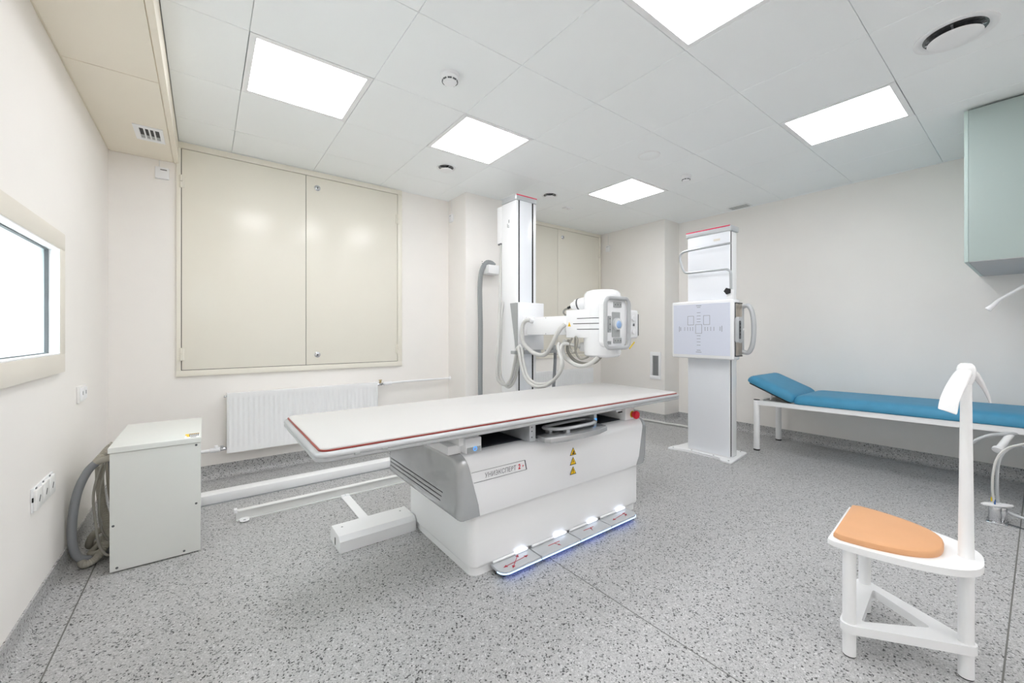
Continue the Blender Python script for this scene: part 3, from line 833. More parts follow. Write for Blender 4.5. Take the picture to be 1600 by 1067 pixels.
# foot pedals with lit edges
px = [1.085, 1.327, 1.604, 1.860, 2.118]
for k in range(4):
    a, b = px[k] + .003, px[k + 1] - .003
    y0, y1 = 1.500, 1.598
    pts = [(b, y1), (a, y1)]
    if k == 0: pts += [(a + .045 - .045 * math.cos(R(q)), y0 + .045 - .045 * math.sin(R(q))) for q in range(0, 91, 15)]
    else: pts += [(a, y0)]
    if k == 3: pts += [(b - .045 + .045 * math.sin(R(q)), y0 + .045 - .045 * math.cos(R(q))) for q in range(0, 91, 15)]
    else: pts += [(b, y0)]
    pd = obj('foot_pedal', MB().prism(pts, 'z', .026, .040, .002, 1), 'silver_light', tb)
    edge = pts[2:]
    obj('led_edge', MB().tube([(x, y - .001, .028) for x, y in edge], .0028, 8), 'blue_led', pd)
    obj('added_glow_strip', MB().box((a + .03, 1.512, .0225), (b - .03, 1.522, .0262)), 'added_blue_glow', pd)  # hidden emissive strip, added to throw a blue glow on the floor
    obj('hinge_bar', MB().tube([(a + .01, 1.595, .047), (b - .01, 1.595, .047)], .006, 10), 'white_plastic', pd)
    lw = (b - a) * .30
    obj('glint_bar', MB().tube([(a + (b - a) * .60, 1.590, .052), (a + (b - a) * .60 + lw, 1.590, .052)], .0078, 10), 'glint_white', pd)  # glowing bar imitating reflection glints along the pedal hinge
    obj('support', MB().box((a + .02, 1.53, .002), (b - .02, 1.60, .026)), 'dark_grey', pd)
    cx, cy, z0, z1 = (a + b) / 2, 1.546, .0399, .0408
    g = MB()
    def arrow(g, p, q, heads=(1, 1), w=.0032, h=.011):
        p = Vector((*p, 0)); q = Vector((*q, 0)); d = (q - p).normalized(); n = Vector((-d.y, d.x, 0))
        def pr(v): g.prism([(u.x, u.y) for u in v], 'z', z0, z1)
        pr([p + n * w / 2, p - n * w / 2, q - n * w / 2, q + n * w / 2])
        if heads[0]: pr([p - d * h, p + d * h + n * h * .8, p + d * h - n * h * .8])
        if heads[1]: pr([q + d * h, q - d * h + n * h * .8, q - d * h - n * h * .8])
    if k == 0: arrow(g, (cx - .075, cy - .006), (cx + .065, cy + .006)); arrow(g, (cx - .045, cy - .030), (cx + .03, cy + .034))
    elif k == 3: arrow(g, (cx - .06, cy - .006), (cx + .06, cy + .010)); arrow(g, (cx + .03, cy - .02), (cx + .055, cy - .006), (0, 1))
    else:
        g.box((cx - .045, cy + .008, z0), (cx + .035, cy + .012, z1))
        s = -1 if k == 1 else 1
        arrow(g, (cx - .002, cy - .004 - s * .012), (cx - .002 + .012, cy - .006 + s * .012), (0, 1), .003, .008)
    obj('arrow_print', g, 'red_print', pd)

# ================================================================== TUBE STAND
ts = thing('xray_tube_stand', (2.45, 3.16, 0), 'tall white X-ray tube column with horizontal arm, tube head and control panel', 'tube stand')
cx0, cx1, cy0, cy1 = 2.327, 2.58, 3.0, 3.23
obj('carriage_base', MB().box((2.20, 2.95, .066), (2.72, 3.46, .16), .01), 'white_paint', ts)
obj('column', MB().box((cx0, cy0, .16), (cx1, cy1, 2.405), .010, 3), 'white_gloss', ts)
obj('front_cover', MB().box((2.372, cy0 - .003, .17), (2.522, cy0 + .004, 2.404), .002), 'panel_bluewhite', ts)
for a, b in ((2.3575, 2.3715), (2.523, 2.541)):
    obj('guide_slot', MB().box((a, cy0 - .0015, .17), (b, cy0 + .006, 2.402)), 'black', ts)
cp = obj('top_cap', MB().prism(rrect(cx0 - .006, cx1 + .006, cy0 - .008, cy1, .02), 'z', 2.404, 2.455, .004, 2), 'silver_light', ts)
obj('red_strip', MB().box((cx0 + .004, cy0 - .0095, 2.446), (cx1 + .002, cy0 - .002, 2.4565), .002, 1), 'red_cap', cp)
obj('cable_box', MB().box((2.327, 3.228, 2.03), (2.56, 3.305, 2.395), .004), 'white_gloss', ts)
obj('cable_slot', MB().box((2.327, 3.232, 2.02), (2.36, 3.29, 2.034)), 'dark_grey', ts)
lg = MB()
for a, b, c, d in ((3.10, 3.115, 2.205, 2.235), (3.105, 3.13, 2.175, 2.182), (3.125, 3.134, 2.165, 2.200), (3.10, 3.125, 2.160, 2.168)):
    lg.box((cx0 - .001, a, c), (cx0 + .001, b, d))
obj('emblem', lg, 'grey_plastic', ts)
# carriage
ca = obj('carriage', MB().box((2.305, 2.935, .985), (2.622, 2.998, 1.432), .006, 2), 'white_gloss', ts)
obj('side_cover', MB().prism([(3.055, 1.428), (2.940, 1.428), (2.940, 1.00), (2.972, 1.00)], 'x', 2.298, 2.3265, .002, 1), 'grey_plastic', ca)
obj('lower_cover', MB().box((2.33, 2.95, .945), (2.60, 2.998, .988), .004), 'silver_light', ca)
obj('hose_bracket', MB().box((2.215, 2.875, .955), (2.335, 2.935, .985), .004).box((2.325, 2.90, .95), (2.35, 2.95, 1.01), .003), 'grey_plastic', ca)
obj('hose_bracket', MB().box((2.60, 2.84, .955), (2.71, 2.90, .985), .004).box((2.67, 2.85, .97), (2.70, 2.88, 1.03), .003), 'grey_plastic', ca)
ar = obj('arm', MB().box((2.362, 2.372, 1.130), (2.53, 2.937, 1.288), .006, 2), 'white_gloss', ts)
obj('arm_shroud', MB().box((2.355, 2.87, 1.122), (2.54, 2.936, 1.296), .004), 'white_plastic', ar)
obj('rotary_joint', MB().cyl((2.45, 2.385, 1.21), (2.45, 2.352, 1.21), .105, bev=.006), 'white_plastic', ar)
for y in (2.62,):
    for z in (1.14, 1.278): obj('screw', MB().lathe((2.362, y, z), (-1, 0, 0), [(0, .004), (.0015, .003)], 10), 'dark_grey', ar)
obj('hose_port', MB().cyl((2.365, 2.80, 1.262), (2.325, 2.80, 1.262), .024, bev=.004), 'white_plastic', ar)
# head
hd = obj('tube_head', MB().box((2.345, 2.10, 1.108), (2.62, 2.356, 1.332), .006, 2).box((2.40, 1.955, 1.12), (2.60, 2.12, 1.32), .01, 2), 'white_gloss', ts)
tc = (2.49, 2.10)
prof = [(0, .10), (.005, .124), (.018, .139), (.05, .1445), (.46, .1445), (.492, .140), (.512, .126), (.522, .10), (.524, .05)]
obj('tube_housing', MB().lathe((tc[0], tc[1], .958), (0, 0, 1), prof, 40), 'white_gloss', hd)
for z, y1 in ((1.261, 2.232), (1.220, 2.275), (1.176, 2.232)):
    obj('vent_slot', MB().tube([(2.3455, y1, z), (2.3455, 2.10, z)] + [(tc[0] - .1445 * math.cos(R(q)), tc[1] - .1445 * math.sin(R(q)), z) for q in range(6, 55, 6)], .0028, 8), 'dark_line', hd)
ws = obj('radiation_sign', MB().prism([(2.335, 1.199), (2.300, 1.199), (2.3175, 1.236)], 'x', 2.3440, 2.3462), 'yellow', hd)
ws['label'] = 'small yellow radiation warning triangle'
g = MB()
for k in range(3):
    a = R(90 + 120 * k)
    g.prism([(2.3175 + .002 * math.cos(a), 1.211 + .002 * math.sin(a))] + [(2.3175 + .008 * math.cos(a + R(q)), 1.211 + .008 * math.sin(a + R(q))) for q in (-28, 0, 28)], 'x', 2.3434, 2.3442)
obj('radiation_symbol', g, 'black', hd)
obj('cable_plug', MB().cyl((2.44, 2.14, 1.395), (2.40, 2.30, 1.372), .052, .046, bev=.008).cyl((2.40, 2.30, 1.372), (2.392, 2.335, 1.367), .034, .028, bev=.005), 'white_plastic', hd)
obj('plug_ring', MB().cyl((2.41, 2.262, 1.378), (2.407, 2.274, 1.376), .050, seg=28), 'dark_grey', hd)
obj('cable_gland', MB().cyl((2.39, 2.345, 1.362), (2.385, 2.375, 1.352), .011, bev=.003), 'black', hd)
obj('cable', MB().tube([(2.386, 2.37, 1.353), (2.375, 2.40, 1.34), (2.37, 2.41, 1.315), (2.38, 2.39, 1.29)], .008, 8, smooth=6), 'cable_grey', hd)
obj('cable_plug', MB().cyl((2.47, 2.17, 1.03), (2.42, 2.27, 1.035), .046, .036, bev=.008), 'white_plastic', hd)
obj('cable', MB().tube([(2.34, 2.28, 1.105), (2.33, 2.30, 1.06), (2.33, 2.285, 1.01), (2.33, 2.25, .99), (2.33, 2.225, 1.03), (2.33, 2.215, 1.09), (2.33, 2.235, 1.115), (2.34, 2.25, 1.06), (2.34, 2.24, .99), (2.345, 2.20, .945), (2.36, 2.16, .95), (2.38, 2.14, .965)], .008, 10, smooth=6), 'cable_grey', hd)
# collimator towards the wall stand
co = obj('collimator', MB().box((2.60, 1.935, 1.105), (2.73, 2.165, 1.325), .018, 3), 'white_plastic', ts)
obj('window_plate', MB().box((2.728, 1.942, 1.125), (2.742, 2.14, 1.295), .003), 'dark_grey', co)
for z in (1.16, 1.26): obj('dial', MB().cyl((2.66, 1.937, z), (2.66, 1.922, z), .022, bev=.004), 'white_plastic', co)
obj('key', MB().box((2.655, 1.932, 1.20), (2.675, 1.936, 1.22), .001), 'dark_grey', co)
obj('tag', MB().box((2.59, 1.925, 1.045), (2.672, 1.927, 1.056), rot=Matrix.Rotation(R(-38), 3, 'Y')), 'yellow_tag', co)
# control panel
cpn = obj('control_panel', MB().prism(rrect(2.306, 2.564, 1.043, 1.397, .045), 'y', 1.905, 1.955, .008, 2), 'white_gloss', ts)
hl = [(x, 1.890, z) for x, z in rrect(2.300, 2.570, 1.037, 1.403, .05, 6)]
obj('handle_frame', MB().tube(hl, .0145, 12, closed=True), 'grip_grey', cpn)
obj('screen_plate', MB().prism(rrect(2.388, 2.478, 1.115, 1.300, .006), 'y', 1.900, 1.908, .001, 1), 'grey_plastic', cpn)
kn = obj('knob', MB().lathe((2.437, 1.902, 1.212), (0, -1, 0), [(0, .047), (.012, .047), (.022, .042), (.024, .034)], 32), 'arm_ring', cpn)
obj('knob_dome', MB().lathe((2.437, 1.882, 1.208), (0, -1, 0), [(0, .030), (.006, .028), (.012, .020), (.015, .008), (.0152, .001)], 28), 'blue_dome', cpn)
def keys(x0, x1, z0, z1, nx, nz):
    k = obj('key_plate', MB().prism(rrect(x0, x1, z0, z1, .004), 'y', 1.899, 1.908, .001, 1), 'grey_plastic', cpn)
    for i in range(nx):
        for j in range(nz):
            w, h = (x1 - x0) / nx, (z1 - z0) / nz
            a, b = x0 + w * i, z0 + h * j
            obj('key', MB().box((a + w * .14, 1.897, b + h * .14), (a + w - w * .14, 1.901, b + h - h * .14), .001, 1), 'dark_grey' if False else 'grey_plastic', cpn)
            obj('key_mark', MB().box((a + w * .38, 1.8964, b + h * .38), (a + w * .62, 1.8972, b + h * .62)), 'dark_grey', cpn)
keys(2.405, 2.495, 1.335, 1.375, 3, 1)
keys(2.405, 2.495, 1.070, 1.110, 3, 1)
keys(2.342, 2.376, 1.150, 1.270, 1, 3)
keys(2.342, 2.376, 1.062, 1.088, 1, 1)
cpn.location.x -= .025
# hoses of the stand
H = lambda nm, pts, r, m='hose_light', **k: obj(nm, MB().tube(pts, r, smooth=8, **k), m, ts)
H('hose', [(2.33, 2.80, 1.262), (2.305, 2.83, 1.255), (2.30, 2.865, 1.20), (2.29, 2.845, 1.07), (2.29, 2.76, 1.00), (2.29, 2.66, .962), (2.29, 2.55, .965), (2.29, 2.47, 1.04), (2.30, 2.42, 1.13), (2.32, 2.385, 1.19), (2.345, 2.368, 1.215)], .019, ribs=.10, pitch=.012, seg=14)
H('hose', [(2.345, 3.26, 2.03), (2.335, 3.255, 1.80), (2.30, 3.22, 1.50), (2.225, 3.13, 1.15), (2.185, 3.10, .88), (2.19, 3.10, .72), (2.245, 3.06, .66), (2.27, 3.0, .72), (2.265, 2.94, .86), (2.262, 2.905, .97), (2.258, 2.885, 1.01), (2.24, 2.85, 1.01)], .015, m='hose_grey' if False else 'hose_light')
H('hose', [(2.325, 3.20, 1.45), (2.28, 3.17, 1.30), (2.235, 3.12, 1.05), (2.21, 3.10, .82), (2.225, 3.08, .70), (2.275, 3.04, .64), (2.305, 2.98, .73), (2.295, 2.92, .88), (2.285, 2.89, .98), (2.275, 2.87, 1.03), (2.255, 2.845, 1.00)], .015, m='hose_light')
H('hose', [(2.245, 2.87, 1.0), (2.24, 2.85, 1.02), (2.23, 2.83, .98), (2.225, 2.79, .86), (2.225, 2.72, .745), (2.225, 2.63, .700), (2.225, 2.53, .700), (2.225, 2.42, .735), (2.225, 2.32, .82), (2.23, 2.285, .91), (2.24, 2.32, .98), (2.27, 2.37, 1.04), (2.33, 2.42, 1.06)], .014)
H('hose', [(2.27, 2.87, 1.0), (2.265, 2.84, 1.01), (2.255, 2.80, .90), (2.25, 2.74, .775), (2.25, 2.64, .718), (2.25, 2.52, .720), (2.25, 2.40, .765), (2.25, 2.30, .88), (2.26, 2.33, 1.0), (2.30, 2.33, 1.06), (2.40, 2.25, 1.035)], .014)
H('hose', [(2.34, 2.36, 1.09), (2.33, 2.38, 1.02), (2.32, 2.34, .95), (2.32, 2.25, .905), (2.32, 2.16, .89), (2.33, 2.08, .915), (2.38, 2.05, .96)], .016, m='hose_light')
H('hose', [(2.36, 2.34, 1.09), (2.37, 2.36, 1.00), (2.38, 2.30, .93), (2.38, 2.20, .905), (2.40, 2.10, .92), (2.44, 2.07, .965)], .013, m='cable_grey')
H('hose', [(2.69, 2.87, 1.01), (2.70, 2.86, .95), (2.705, 2.87, .82), (2.705, 2.89, .60), (2.70, 2.93, .30), (2.68, 3.0, .155)], .016, m='hose_grey', flat=1.0)

# energy chain beside the stand
t = thing('cable_bracket', (2.40, 3.55, 1.80), 'white wall bracket on the column with a grey cable sleeve hanging down', 'bracket')
obj('bracket', MB().box((2.33, 3.46, 1.765), (2.50, 3.5988, 1.855), .004), 'white_paint', t)
sl = []
path = [(2.44, 3.52, 1.862), (2.40, 3.52, 1.885), (2.34, 3.52, 1.878), (2.285, 3.52, 1.80), (2.262, 3.52, 1.66), (2.262, 3.52, 1.45), (2.268, 3.52, 1.20), (2.266, 3.52, .90), (2.266, 3.52, .50), (2.266, 3.50, .10), (2.28, 3.50, .03)]
obj('cable_sleeve', MB().tube(path, .026, 14, smooth=8, ribs=.05, pitch=.02, flat=.8), 'chain_grey', t)
for x, z in ((2.34, 1.885), (2.34, 1.905), (2.455, 1.895)): obj('screw', MB().lathe((x, 3.5988, z), (0, -1, 0), [(0, .005), (.002, .003)], 10), 'dark_grey', t)

# ================================================================== WALL (BUCKY) STAND
bs = thing('wall_bucky_stand', (3.83, 1.9, 0), 'white upright chest stand with square pale blue detector panel and overhead hand bar', 'detector stand')
plate = [(3.645, 2.245), (3.655, 2.205), (3.69, 2.15), (3.712, 2.08), (3.715, 1.80), (3.705, 1.765), (3.655, 1.745), (3.645, 1.71), (3.645, 1.655), (3.66, 1.645), (4.07, 1.69), (4.085, 1.71), (4.085, 2.20), (4.07, 2.215), (3.80, 2.225), (3.70, 2.25)]
bp = obj('base_plate', MB().prism(plate, 'z', 0, .018, .003, 1), 'white_paint', bs)
for x, y in ((3.735, 2.05), (3.735, 1.84), (3.68, 1.68), (3.68, 2.21), (4.05, 1.74)):
    obj('bolt', MB().lathe((x, y, .018), (0, 0, 1), [(0, .007), (.003, .006), (.004, .003)], 12), 'grey_plastic', bp)
obj('column', MB().box((3.76, 1.705, .018), (3.895, 2.105, 2.07), .008, 3), 'white_gloss', bs)
obj('front_cover', MB().box((3.757, 1.712, .03), (3.764, 2.098, 2.068), .003), 'panel_bluewhite', bs)
for y in (1.7035, 2.1015):
    obj('guide_slot', MB().box((3.772, y, .03), (3.787, y + .005, 2.066)), 'black', bs)
cp = obj('top_cap', MB().box((3.750, 1.690, 2.068), (3.905, 2.118, 2.118), .006, 2), 'silver_light', bs)
obj('red_strip', MB().box((3.7485, 1.70, 2.109), (3.756, 2.117, 2.1195), .002, 1), 'red_cap', cp)
obj('label_plate', MB().box((3.7555, 1.79, 1.995), (3.758, 1.85, 2.015)), 'cream_trim', bs)
# detector panel
dp = obj('detector_housing', MB().box((3.622, 1.612, .912), (3.745, 2.190, 1.442), .014, 3).box((3.745, 1.75, 1.0), (3.762, 2.06, 1.36)), 'white_gloss', bs)
obj('detector_face', MB().box((3.6205, 1.640, .945), (3.6235, 2.170, 1.414), .001, 1), 'detector_blue', dp)
XF = 3.6203
def bar(g, y, z, w, h): g.box((XF - .0006, y - w / 2, z - h / 2), (XF + .0004, y + w / 2, z + h / 2))
g = MB()
yc, zc = 1.920, 1.184
for dy, dz in ((0, 0), (.076, .078), (-.074, .080)):
    bar(g, yc + dy, zc + dz + .041, .058, .0028); bar(g, yc + dy, zc + dz - .041, .058, .0028)
    bar(g, yc + dy + .0285, zc + dz, .0028, .080); bar(g, yc + dy - .0285, zc + dz, .0028, .080)
obj('field_marks', g, 'print_grey', dp)
g = MB()
for z in (.150, .120, .091, .066, -.062, -.090, -.119, -.149):
    for k in range(3): bar(g, yc + .012 - .012 * k, zc + z, .008, .0035)
for z, w in ((.214, .05), (.199, .034), (-.196, .036), (-.213, .052)): bar(g, yc, zc + z, w, .003)
for y in (.135, .106, .080, .056, -.060, -.083, -.112, -.140):
    for k in range(3): bar(g, yc + y, zc + .012 - .012 * k, .0035, .008)
for y, h in ((.19, .05), (.176, .034), (-.194, .036), (-.21, .052)): bar(g, yc + y, zc, .003, h)
obj('scale_marks', g, 'print_dark', dp)['kind'] = 'stuff'
# cassette drawer on the side
sd = obj('side_tray', MB().box((3.640, 1.602, .945), (3.695, 1.690, 1.405), .002), 'dark_grey', bs)
obj('tray_face', MB().box((3.695, 1.596, .948), (3.748, 1.69, 1.402), .002), 'steel', sd)
for z in (.942, 1.402): obj('tray_edge', MB().box((3.640, 1.594, z), (3.752, 1.69, z + .008)), 'black', sd)
obj('side_face', MB().box((3.642, 1.598, .95), (3.69, 1.604, 1.40)), 'steel', sd)
pod = obj('control_pod', MB().prism(rrect(3.632, 3.715, 1.062, 1.285, .02), 'y', 1.575, 1.605, .005, 2), 'silver_light', sd)
obj('button_field', MB().prism(rrect(3.638, 3.674, 1.095, 1.252, .012), 'y', 1.573, 1.578), 'dark_grey', sd)
for z in (1.135, 1.165, 1.195, 1.225): obj('button', MB().cyl((3.658, 1.574, z), (3.658, 1.570, z), .007, seg=12), 'black', sd)
obj('latch', MB().box((3.715, 1.57, 1.165), (3.732, 1.597, 1.185), .002, rot=Matrix.Rotation(R(25), 3, 'Y')), 'white_plastic', sd)
hp = [(1.60, 1.375), (1.555, 1.385), (1.525, 1.34), (1.510, 1.26), (1.507, 1.18), (1.510, 1.10), (1.525, 1.02), (1.555, .975), (1.60, .985)]
obj('pull_handle', MB().tube([(3.762, y, z) for y, z in hp], .019, 14, smooth=8, flat=1.1), 'silver_light', sd)
obj('handle_bracket', MB().box((3.745, 1.590, .96), (3.775, 1.70, 1.395), .004), 'silver_light', sd)
# hand bar
hbp = [(3.68, 1.664, 1.938), (3.68, 1.85, 1.936), (3.68, 2.06, 1.932), (3.68, 2.115, 1.918), (3.68, 2.138, 1.880), (3.68, 2.122, 1.80), (3.68, 2.100, 1.745), (3.68, 2.065, 1.722), (3.68, 1.98, 1.718), (3.68, 1.75, 1.714), (3.68, 1.690, 1.708), (3.68, 1.664, 1.680), (3.68, 1.660, 1.60), (3.68, 1.660, 1.44)]
hb = obj('hand_bar', MB().tube(hbp, .0105, 14, smooth=6), 'aluminium', bs)
kn = MB()
rr = []
for a in range(40):
    q = 2 * math.pi * a / 40
    r = .0245 + .005 * math.cos(5 * q)
    rr.append((1.676 + r * math.cos(q), 1.515 + r * math.sin(q)))
kn.prism(rr, 'x', 3.640, 3.662, .003, 1).cyl((3.66, 1.676, 1.515), (3.68, 1.668, 1.515), .008, seg=12)
obj('clamp_knob', kn, 'black', hb)
obj('clamp_block', MB().box((3.665, 1.645, 1.438), (3.705, 1.69, 1.53), .004), 'white_plastic', hb)
t = thing('floor_cable', (4.5, 2.9, 0), 'grey cable lying on the floor along the corner column to the chest stand', 'cable')
obj('cable', MB().tube([(2.90, 3.52, .015), (3.5, 3.60, .015), (4.2, 3.55, .015), (4.50, 3.36, .015), (4.575, 3.12, .015), (4.60, 2.86, .015), (4.64, 2.62, .015), (4.55, 2.30, .015), (4.32, 2.06, .015), (4.10, 1.95, .03)], .014, 10, smooth=8), 'hose_light', t)
obj('cable_gland', MB().cyl((4.085, 1.95, .03), (4.115, 1.95, .03), .02, bev=.003), 'grey_plastic', t)

# ================================================================== EXAMINATION COUCH
cc = thing('examination_couch', (4.6, .75, 0), 'blue padded examination couch on a white tube frame along the wall', 'couch')
fx0, fx1, fy0, fy1 = 4.30, 4.90, -.20, 1.72
legm = None
for x, y in ((fx0 + .01, 1.70), (fx1 - .01, 1.715), (fx0 + .01, -.17), (fx1 - .01, -.17)):
    lg = obj('leg', MB().cyl((x, y, .012), (x, y, .492 + (.03 if y < 0 else 0)), .027, bev=.003, seg=20), 'white_paint', cc)
    obj('foot', MB().cyl((x, y, 0), (x, y, .014), .028, seg=20), 'black', lg)
    obj('leg_cap', MB().cyl((x, y, .491 + (.03 if y < 0 else 0)), (x, y, .496 + (.03 if y < 0 else 0)), .027, seg=20), 'black', lg)
def dz(y): return .018 * (1.7 - y)          # the frame rises slightly towards the foot end
def sloped(x0, x1, y0, y1, z0, z1):
    return MB().loft([[(x0, y, z0 + dz(y)), (x1, y, z0 + dz(y)), (x1, y, z1 + dz(y)), (x0, y, z1 + dz(y))] for y in (y0, y1)])
obj('side_rail', sloped(fx0 - .012, fx0 + .030, fy0, fy1 - .035, .447, .488), 'white_paint', cc)
obj('side_rail', sloped(fx1 - .030, fx1 + .012, fy0, fy1 - .035, .447, .488), 'white_paint', cc)
for y in (1.685, 1.20, .40, -.17):
    obj('cross_rail', MB().box((fx0 + .03, y - .018, .450 + dz(y)), (fx1 - .03, y + .018, .484 + dz(y)), .003), 'white_paint', cc)
obj('adjuster_plate', MB().box((fx0 + .05, 1.45, .486), (fx1 - .05, 1.66, .492)), 'grey_plastic', cc)
def pad(L, W, Hh, name, M):
    rings = []
    for ins, z in ((.012, 0), (.003, .006), (0, .018), (.003, Hh * .45), (.010, Hh * .64), (.022, Hh * .80), (.042, Hh * .92), (.07, Hh * .985), (.11, Hh)):
        rings.append([M @ Vector((x, y, z)) for x, y in rrect(ins, W - ins, ins, L - ins, max(.01, .05 - ins * .3), 6)])
    return obj(name, MB().loft(rings), 'blue_vinyl', cc)
pad(1.605, .645, .088, 'cushion', Matrix.Translation((4.278, -.215, .489 + dz(-.215))) @ Matrix.Rotation(math.atan(-.018), 4, 'X'))
Mh = Matrix.Translation((4.278, 1.392, .497)) @ Matrix.Rotation(R(23.5), 4, 'X')
pad(.435, .645, .082, 'headrest', Mh)
obj('headrest_board', MB().loft([[Mh @ Vector((x, y, z)) for x, y in rrect(.02, .625, .02, .41, .03)] for z in (-.012, 0)]), 'black', cc)
obj('headrest_strut', MB().tube([(4.42, 1.62, .48), (4.42, 1.60, .575)], .009, 8).tube([(4.78, 1.62, .48), (4.78, 1.60, .575)], .009, 8), 'white_paint', cc)
obj('bent_tube', MB().tube([(4.30, .10, .478), (4.27, .16, .468), (4.25, .23, .445), (4.24, .29, .395), (4.24, .315, .35)], .011, 10, smooth=6), 'silver_light', cc)
st = obj('end_tube', MB().cyl((4.31, .125, .480), (4.20, .178, .372), .019, seg=16), 'white_paint', cc)
obj('end_cap', MB().cyl((4.205, .176, .376), (4.190, .182, .364), .030, bev=.005), 'white_gloss', st)

# ================================================================== STOOL
so = thing('stool', (2.0, .32, 0), 'white three-legged stool with tan padded seat and tall post carrying a curved handle', 'stool')
ax = Vector((2.0, .470)); tip = Vector((2.022, .112))
def seat_outline(hw, back, front, n=20):
    """flat edge at y=back, bullet shaped towards y=front"""
    pts = []
    L = back - front
    for i in range(n + 1):
        u = i / n
        s = u * math.pi / 2
        pts.append((hw * (math.cos(s) ** .72 if i < n else 0), back - .02 - (L - .02) * math.sin(s) ** 1.10))
    right = [(2.004 + x + (back - y) * .04, y + (x) * .07) for x, y in pts]
    left = [(2.004 - x + (back - y) * .04, y - (x) * .07) for x, y in pts]
    c1 = (2.004 - hw + .012, back - hw * .07); c2 = (2.004 + hw - .012, back + hw * .07)
    return right + list(reversed(left[:-1])) + [c1, c2]
seat = seat_outline(.209, .490, .115)
obj('seat_board', MB().prism(seat, 'z', .378, .400, .003, 2), 'white_paint', so)
po = seat_outline(.187, .477, .205)
cxm = sum(p[0] for p in po) / len(po); cym = sum(p[1] for p in po) / len(po)
def sc(k): return [(cxm + (x - cxm) * k, cym + (y - cym) * k) for x, y in po]
obj('seat_pad', MB().loft([[(x, y, z) for x, y in sc(k)] for k, z in ((.985, .400), (1.0, .404), (1.0, .413), (.985, .419), (.955, .422), (.80, .424))]), 'tan_vinyl', so)
for x, y, r in ((1.828, .418, .0195), (2.165, .445, .0195)):
    l = obj('leg', MB().cyl((x, y, .004), (x, y, .378), r, seg=24), 'white_paint', so)
    obj('foot', MB().cyl((x, y, 0), (x, y, .006), r - .001, seg=24), 'black', l)
l = obj('leg', MB().cyl((2.018, .155, .004), (2.018, .155, .378), .0195, .0195, seg=28), 'white_paint', so)
obj('foot', MB().cyl((2.018, .155, 0), (2.018, .155, .006), .0185, seg=24), 'black', l)
obj('post', MB().cyl((2.018, .155, .400), (2.018, .155, .990), .0190, .0130, seg=28), 'white_paint', so)
# triangular brace
def hullring(r):
    out = []
    V = [(1.828, .418), (2.165, .445), (2.018, .155)]
    order = [0, 2, 1]
    P = [Vector(V[i]) for i in order]
    for i in range(3):
        a, b, c = P[i - 1], P[i], P[(i + 1) % 3]
        d1 = (b - a).normalized(); d2 = (c - b).normalized()
        n1 = Vector((d1.y, -d1.x)); n2 = Vector((d2.y, -d2.x))
        a1 = math.atan2(n1.y, n1.x); a2 = math.atan2(n2.y, n2.x)
        while a2 < a1: a2 += 2 * math.pi
        for k in range(7):
            q = a1 + (a2 - a1) * k / 6
            out.append((b.x + r * math.cos(q), b.y + r * math.sin(q)))
    return out
outer = hullring(.026)
inner_c = [(1.862, .392), (2.133, .413), (2.016, .235)]
def inner():
    P = [Vector(inner_c[i]) for i in (0, 2, 1)]
    out = []
    for i in range(3):
        a, b, c = P[i - 1], P[i], P[(i + 1) % 3]
        d1 = (a - b).normalized(); d2 = (c - b).normalized()
        r = .018
        for k in range(7):
            u = k / 6
            out.append(tuple((b + d1 * r) * (1 - u) ** 2 + b * 2 * u * (1 - u) + (b + d2 * r) * u * u))
    return out
inn = inner()
z0, z1 = .088, .118
obj('brace', MB().loft([[(x, y, z0) for x, y in outer], [(x, y, z1) for x, y in outer], [(x, y, z1) for x, y in inn], [(x, y, z0) for x, y in inn]], closed=True), 'white_paint', so)
# handle: a saddle of two blades
def blade(sections):
    rings = []
    for c, w, th in sections:
        c = Vector(c); w = Vector(w)
        rings.append((c, w, th))
    out = []
    for i, (c, w, th) in enumerate(rings):
        a = rings[max(i - 1, 0)][0]; b = rings[min(i + 1, len(rings) - 1)][0]
        T = (b - a).normalized(); n = T.cross(w.normalized()).normalized()
        ring_ = []
        for k in range(16):
            q = 2 * math.pi * k / 16
            e = lambda v: math.copysign(abs(v) ** .7, v)
            ring_.append(c + w * e(math.cos(q)) + n * th * e(math.sin(q)))
        out.append(ring_)
    return MB().loft(out)
def refine(sec, k=5):
    out = []
    n = len(sec)
    for i in range(n - 1):
        q = [sec[max(i - 1, 0)], sec[i], sec[i + 1], sec[min(i + 2, n - 1)]]
        for j in range(k):
            t_ = j / k
            def cr(a, b, c, d): return 0.5 * (2 * b + (c - a) * t_ + (2 * a - 5 * b + 4 * c - d) * t_ ** 2 + (3 * b - a - 3 * c + d) * t_ ** 3)
            out.append((cr(*[Vector(e[0]) for e in q]), cr(*[Vector(e[1]) for e in q]), cr(*[e[2] for e in q])))
    out.append(sec[-1])
    return out
lefth = [((1.903, .186, .892), (.004, .019, .006), .0025), ((1.905, .186, .897), (.004, .022, .004), .0045), ((1.918, .183, .928), (.004, .0225, 0), .006), ((1.940, .176, .958), (.005, .0225, 0), .0075),
         ((1.968, .168, .986), (.006, .0215, 0), .010), ((1.998, .160, 1.010), (.006, .019, 0), .013), ((2.018, .155, 1.018), (.004, .016, 0), .011)]
righth = [((2.018, .155, 1.018), (.012, .016, 0), .012), ((2.045, .143, 1.010), (.012, .012, 0), .010), ((2.072, .132, .990), (.014, .008, 0), .0065), ((2.098, .121, .960), (.016, .005, 0), .005), ((2.118, .113, .930), (.014, .003, 0), .004), ((2.130, .109, .908), (.008, .002, 0), .002)]
hm = blade(refine(lefth))
h2 = blade(refine(righth)); me2 = h2.mesh('t'); hm.bm.from_mesh(me2); bpy.data.meshes.remove(me2)
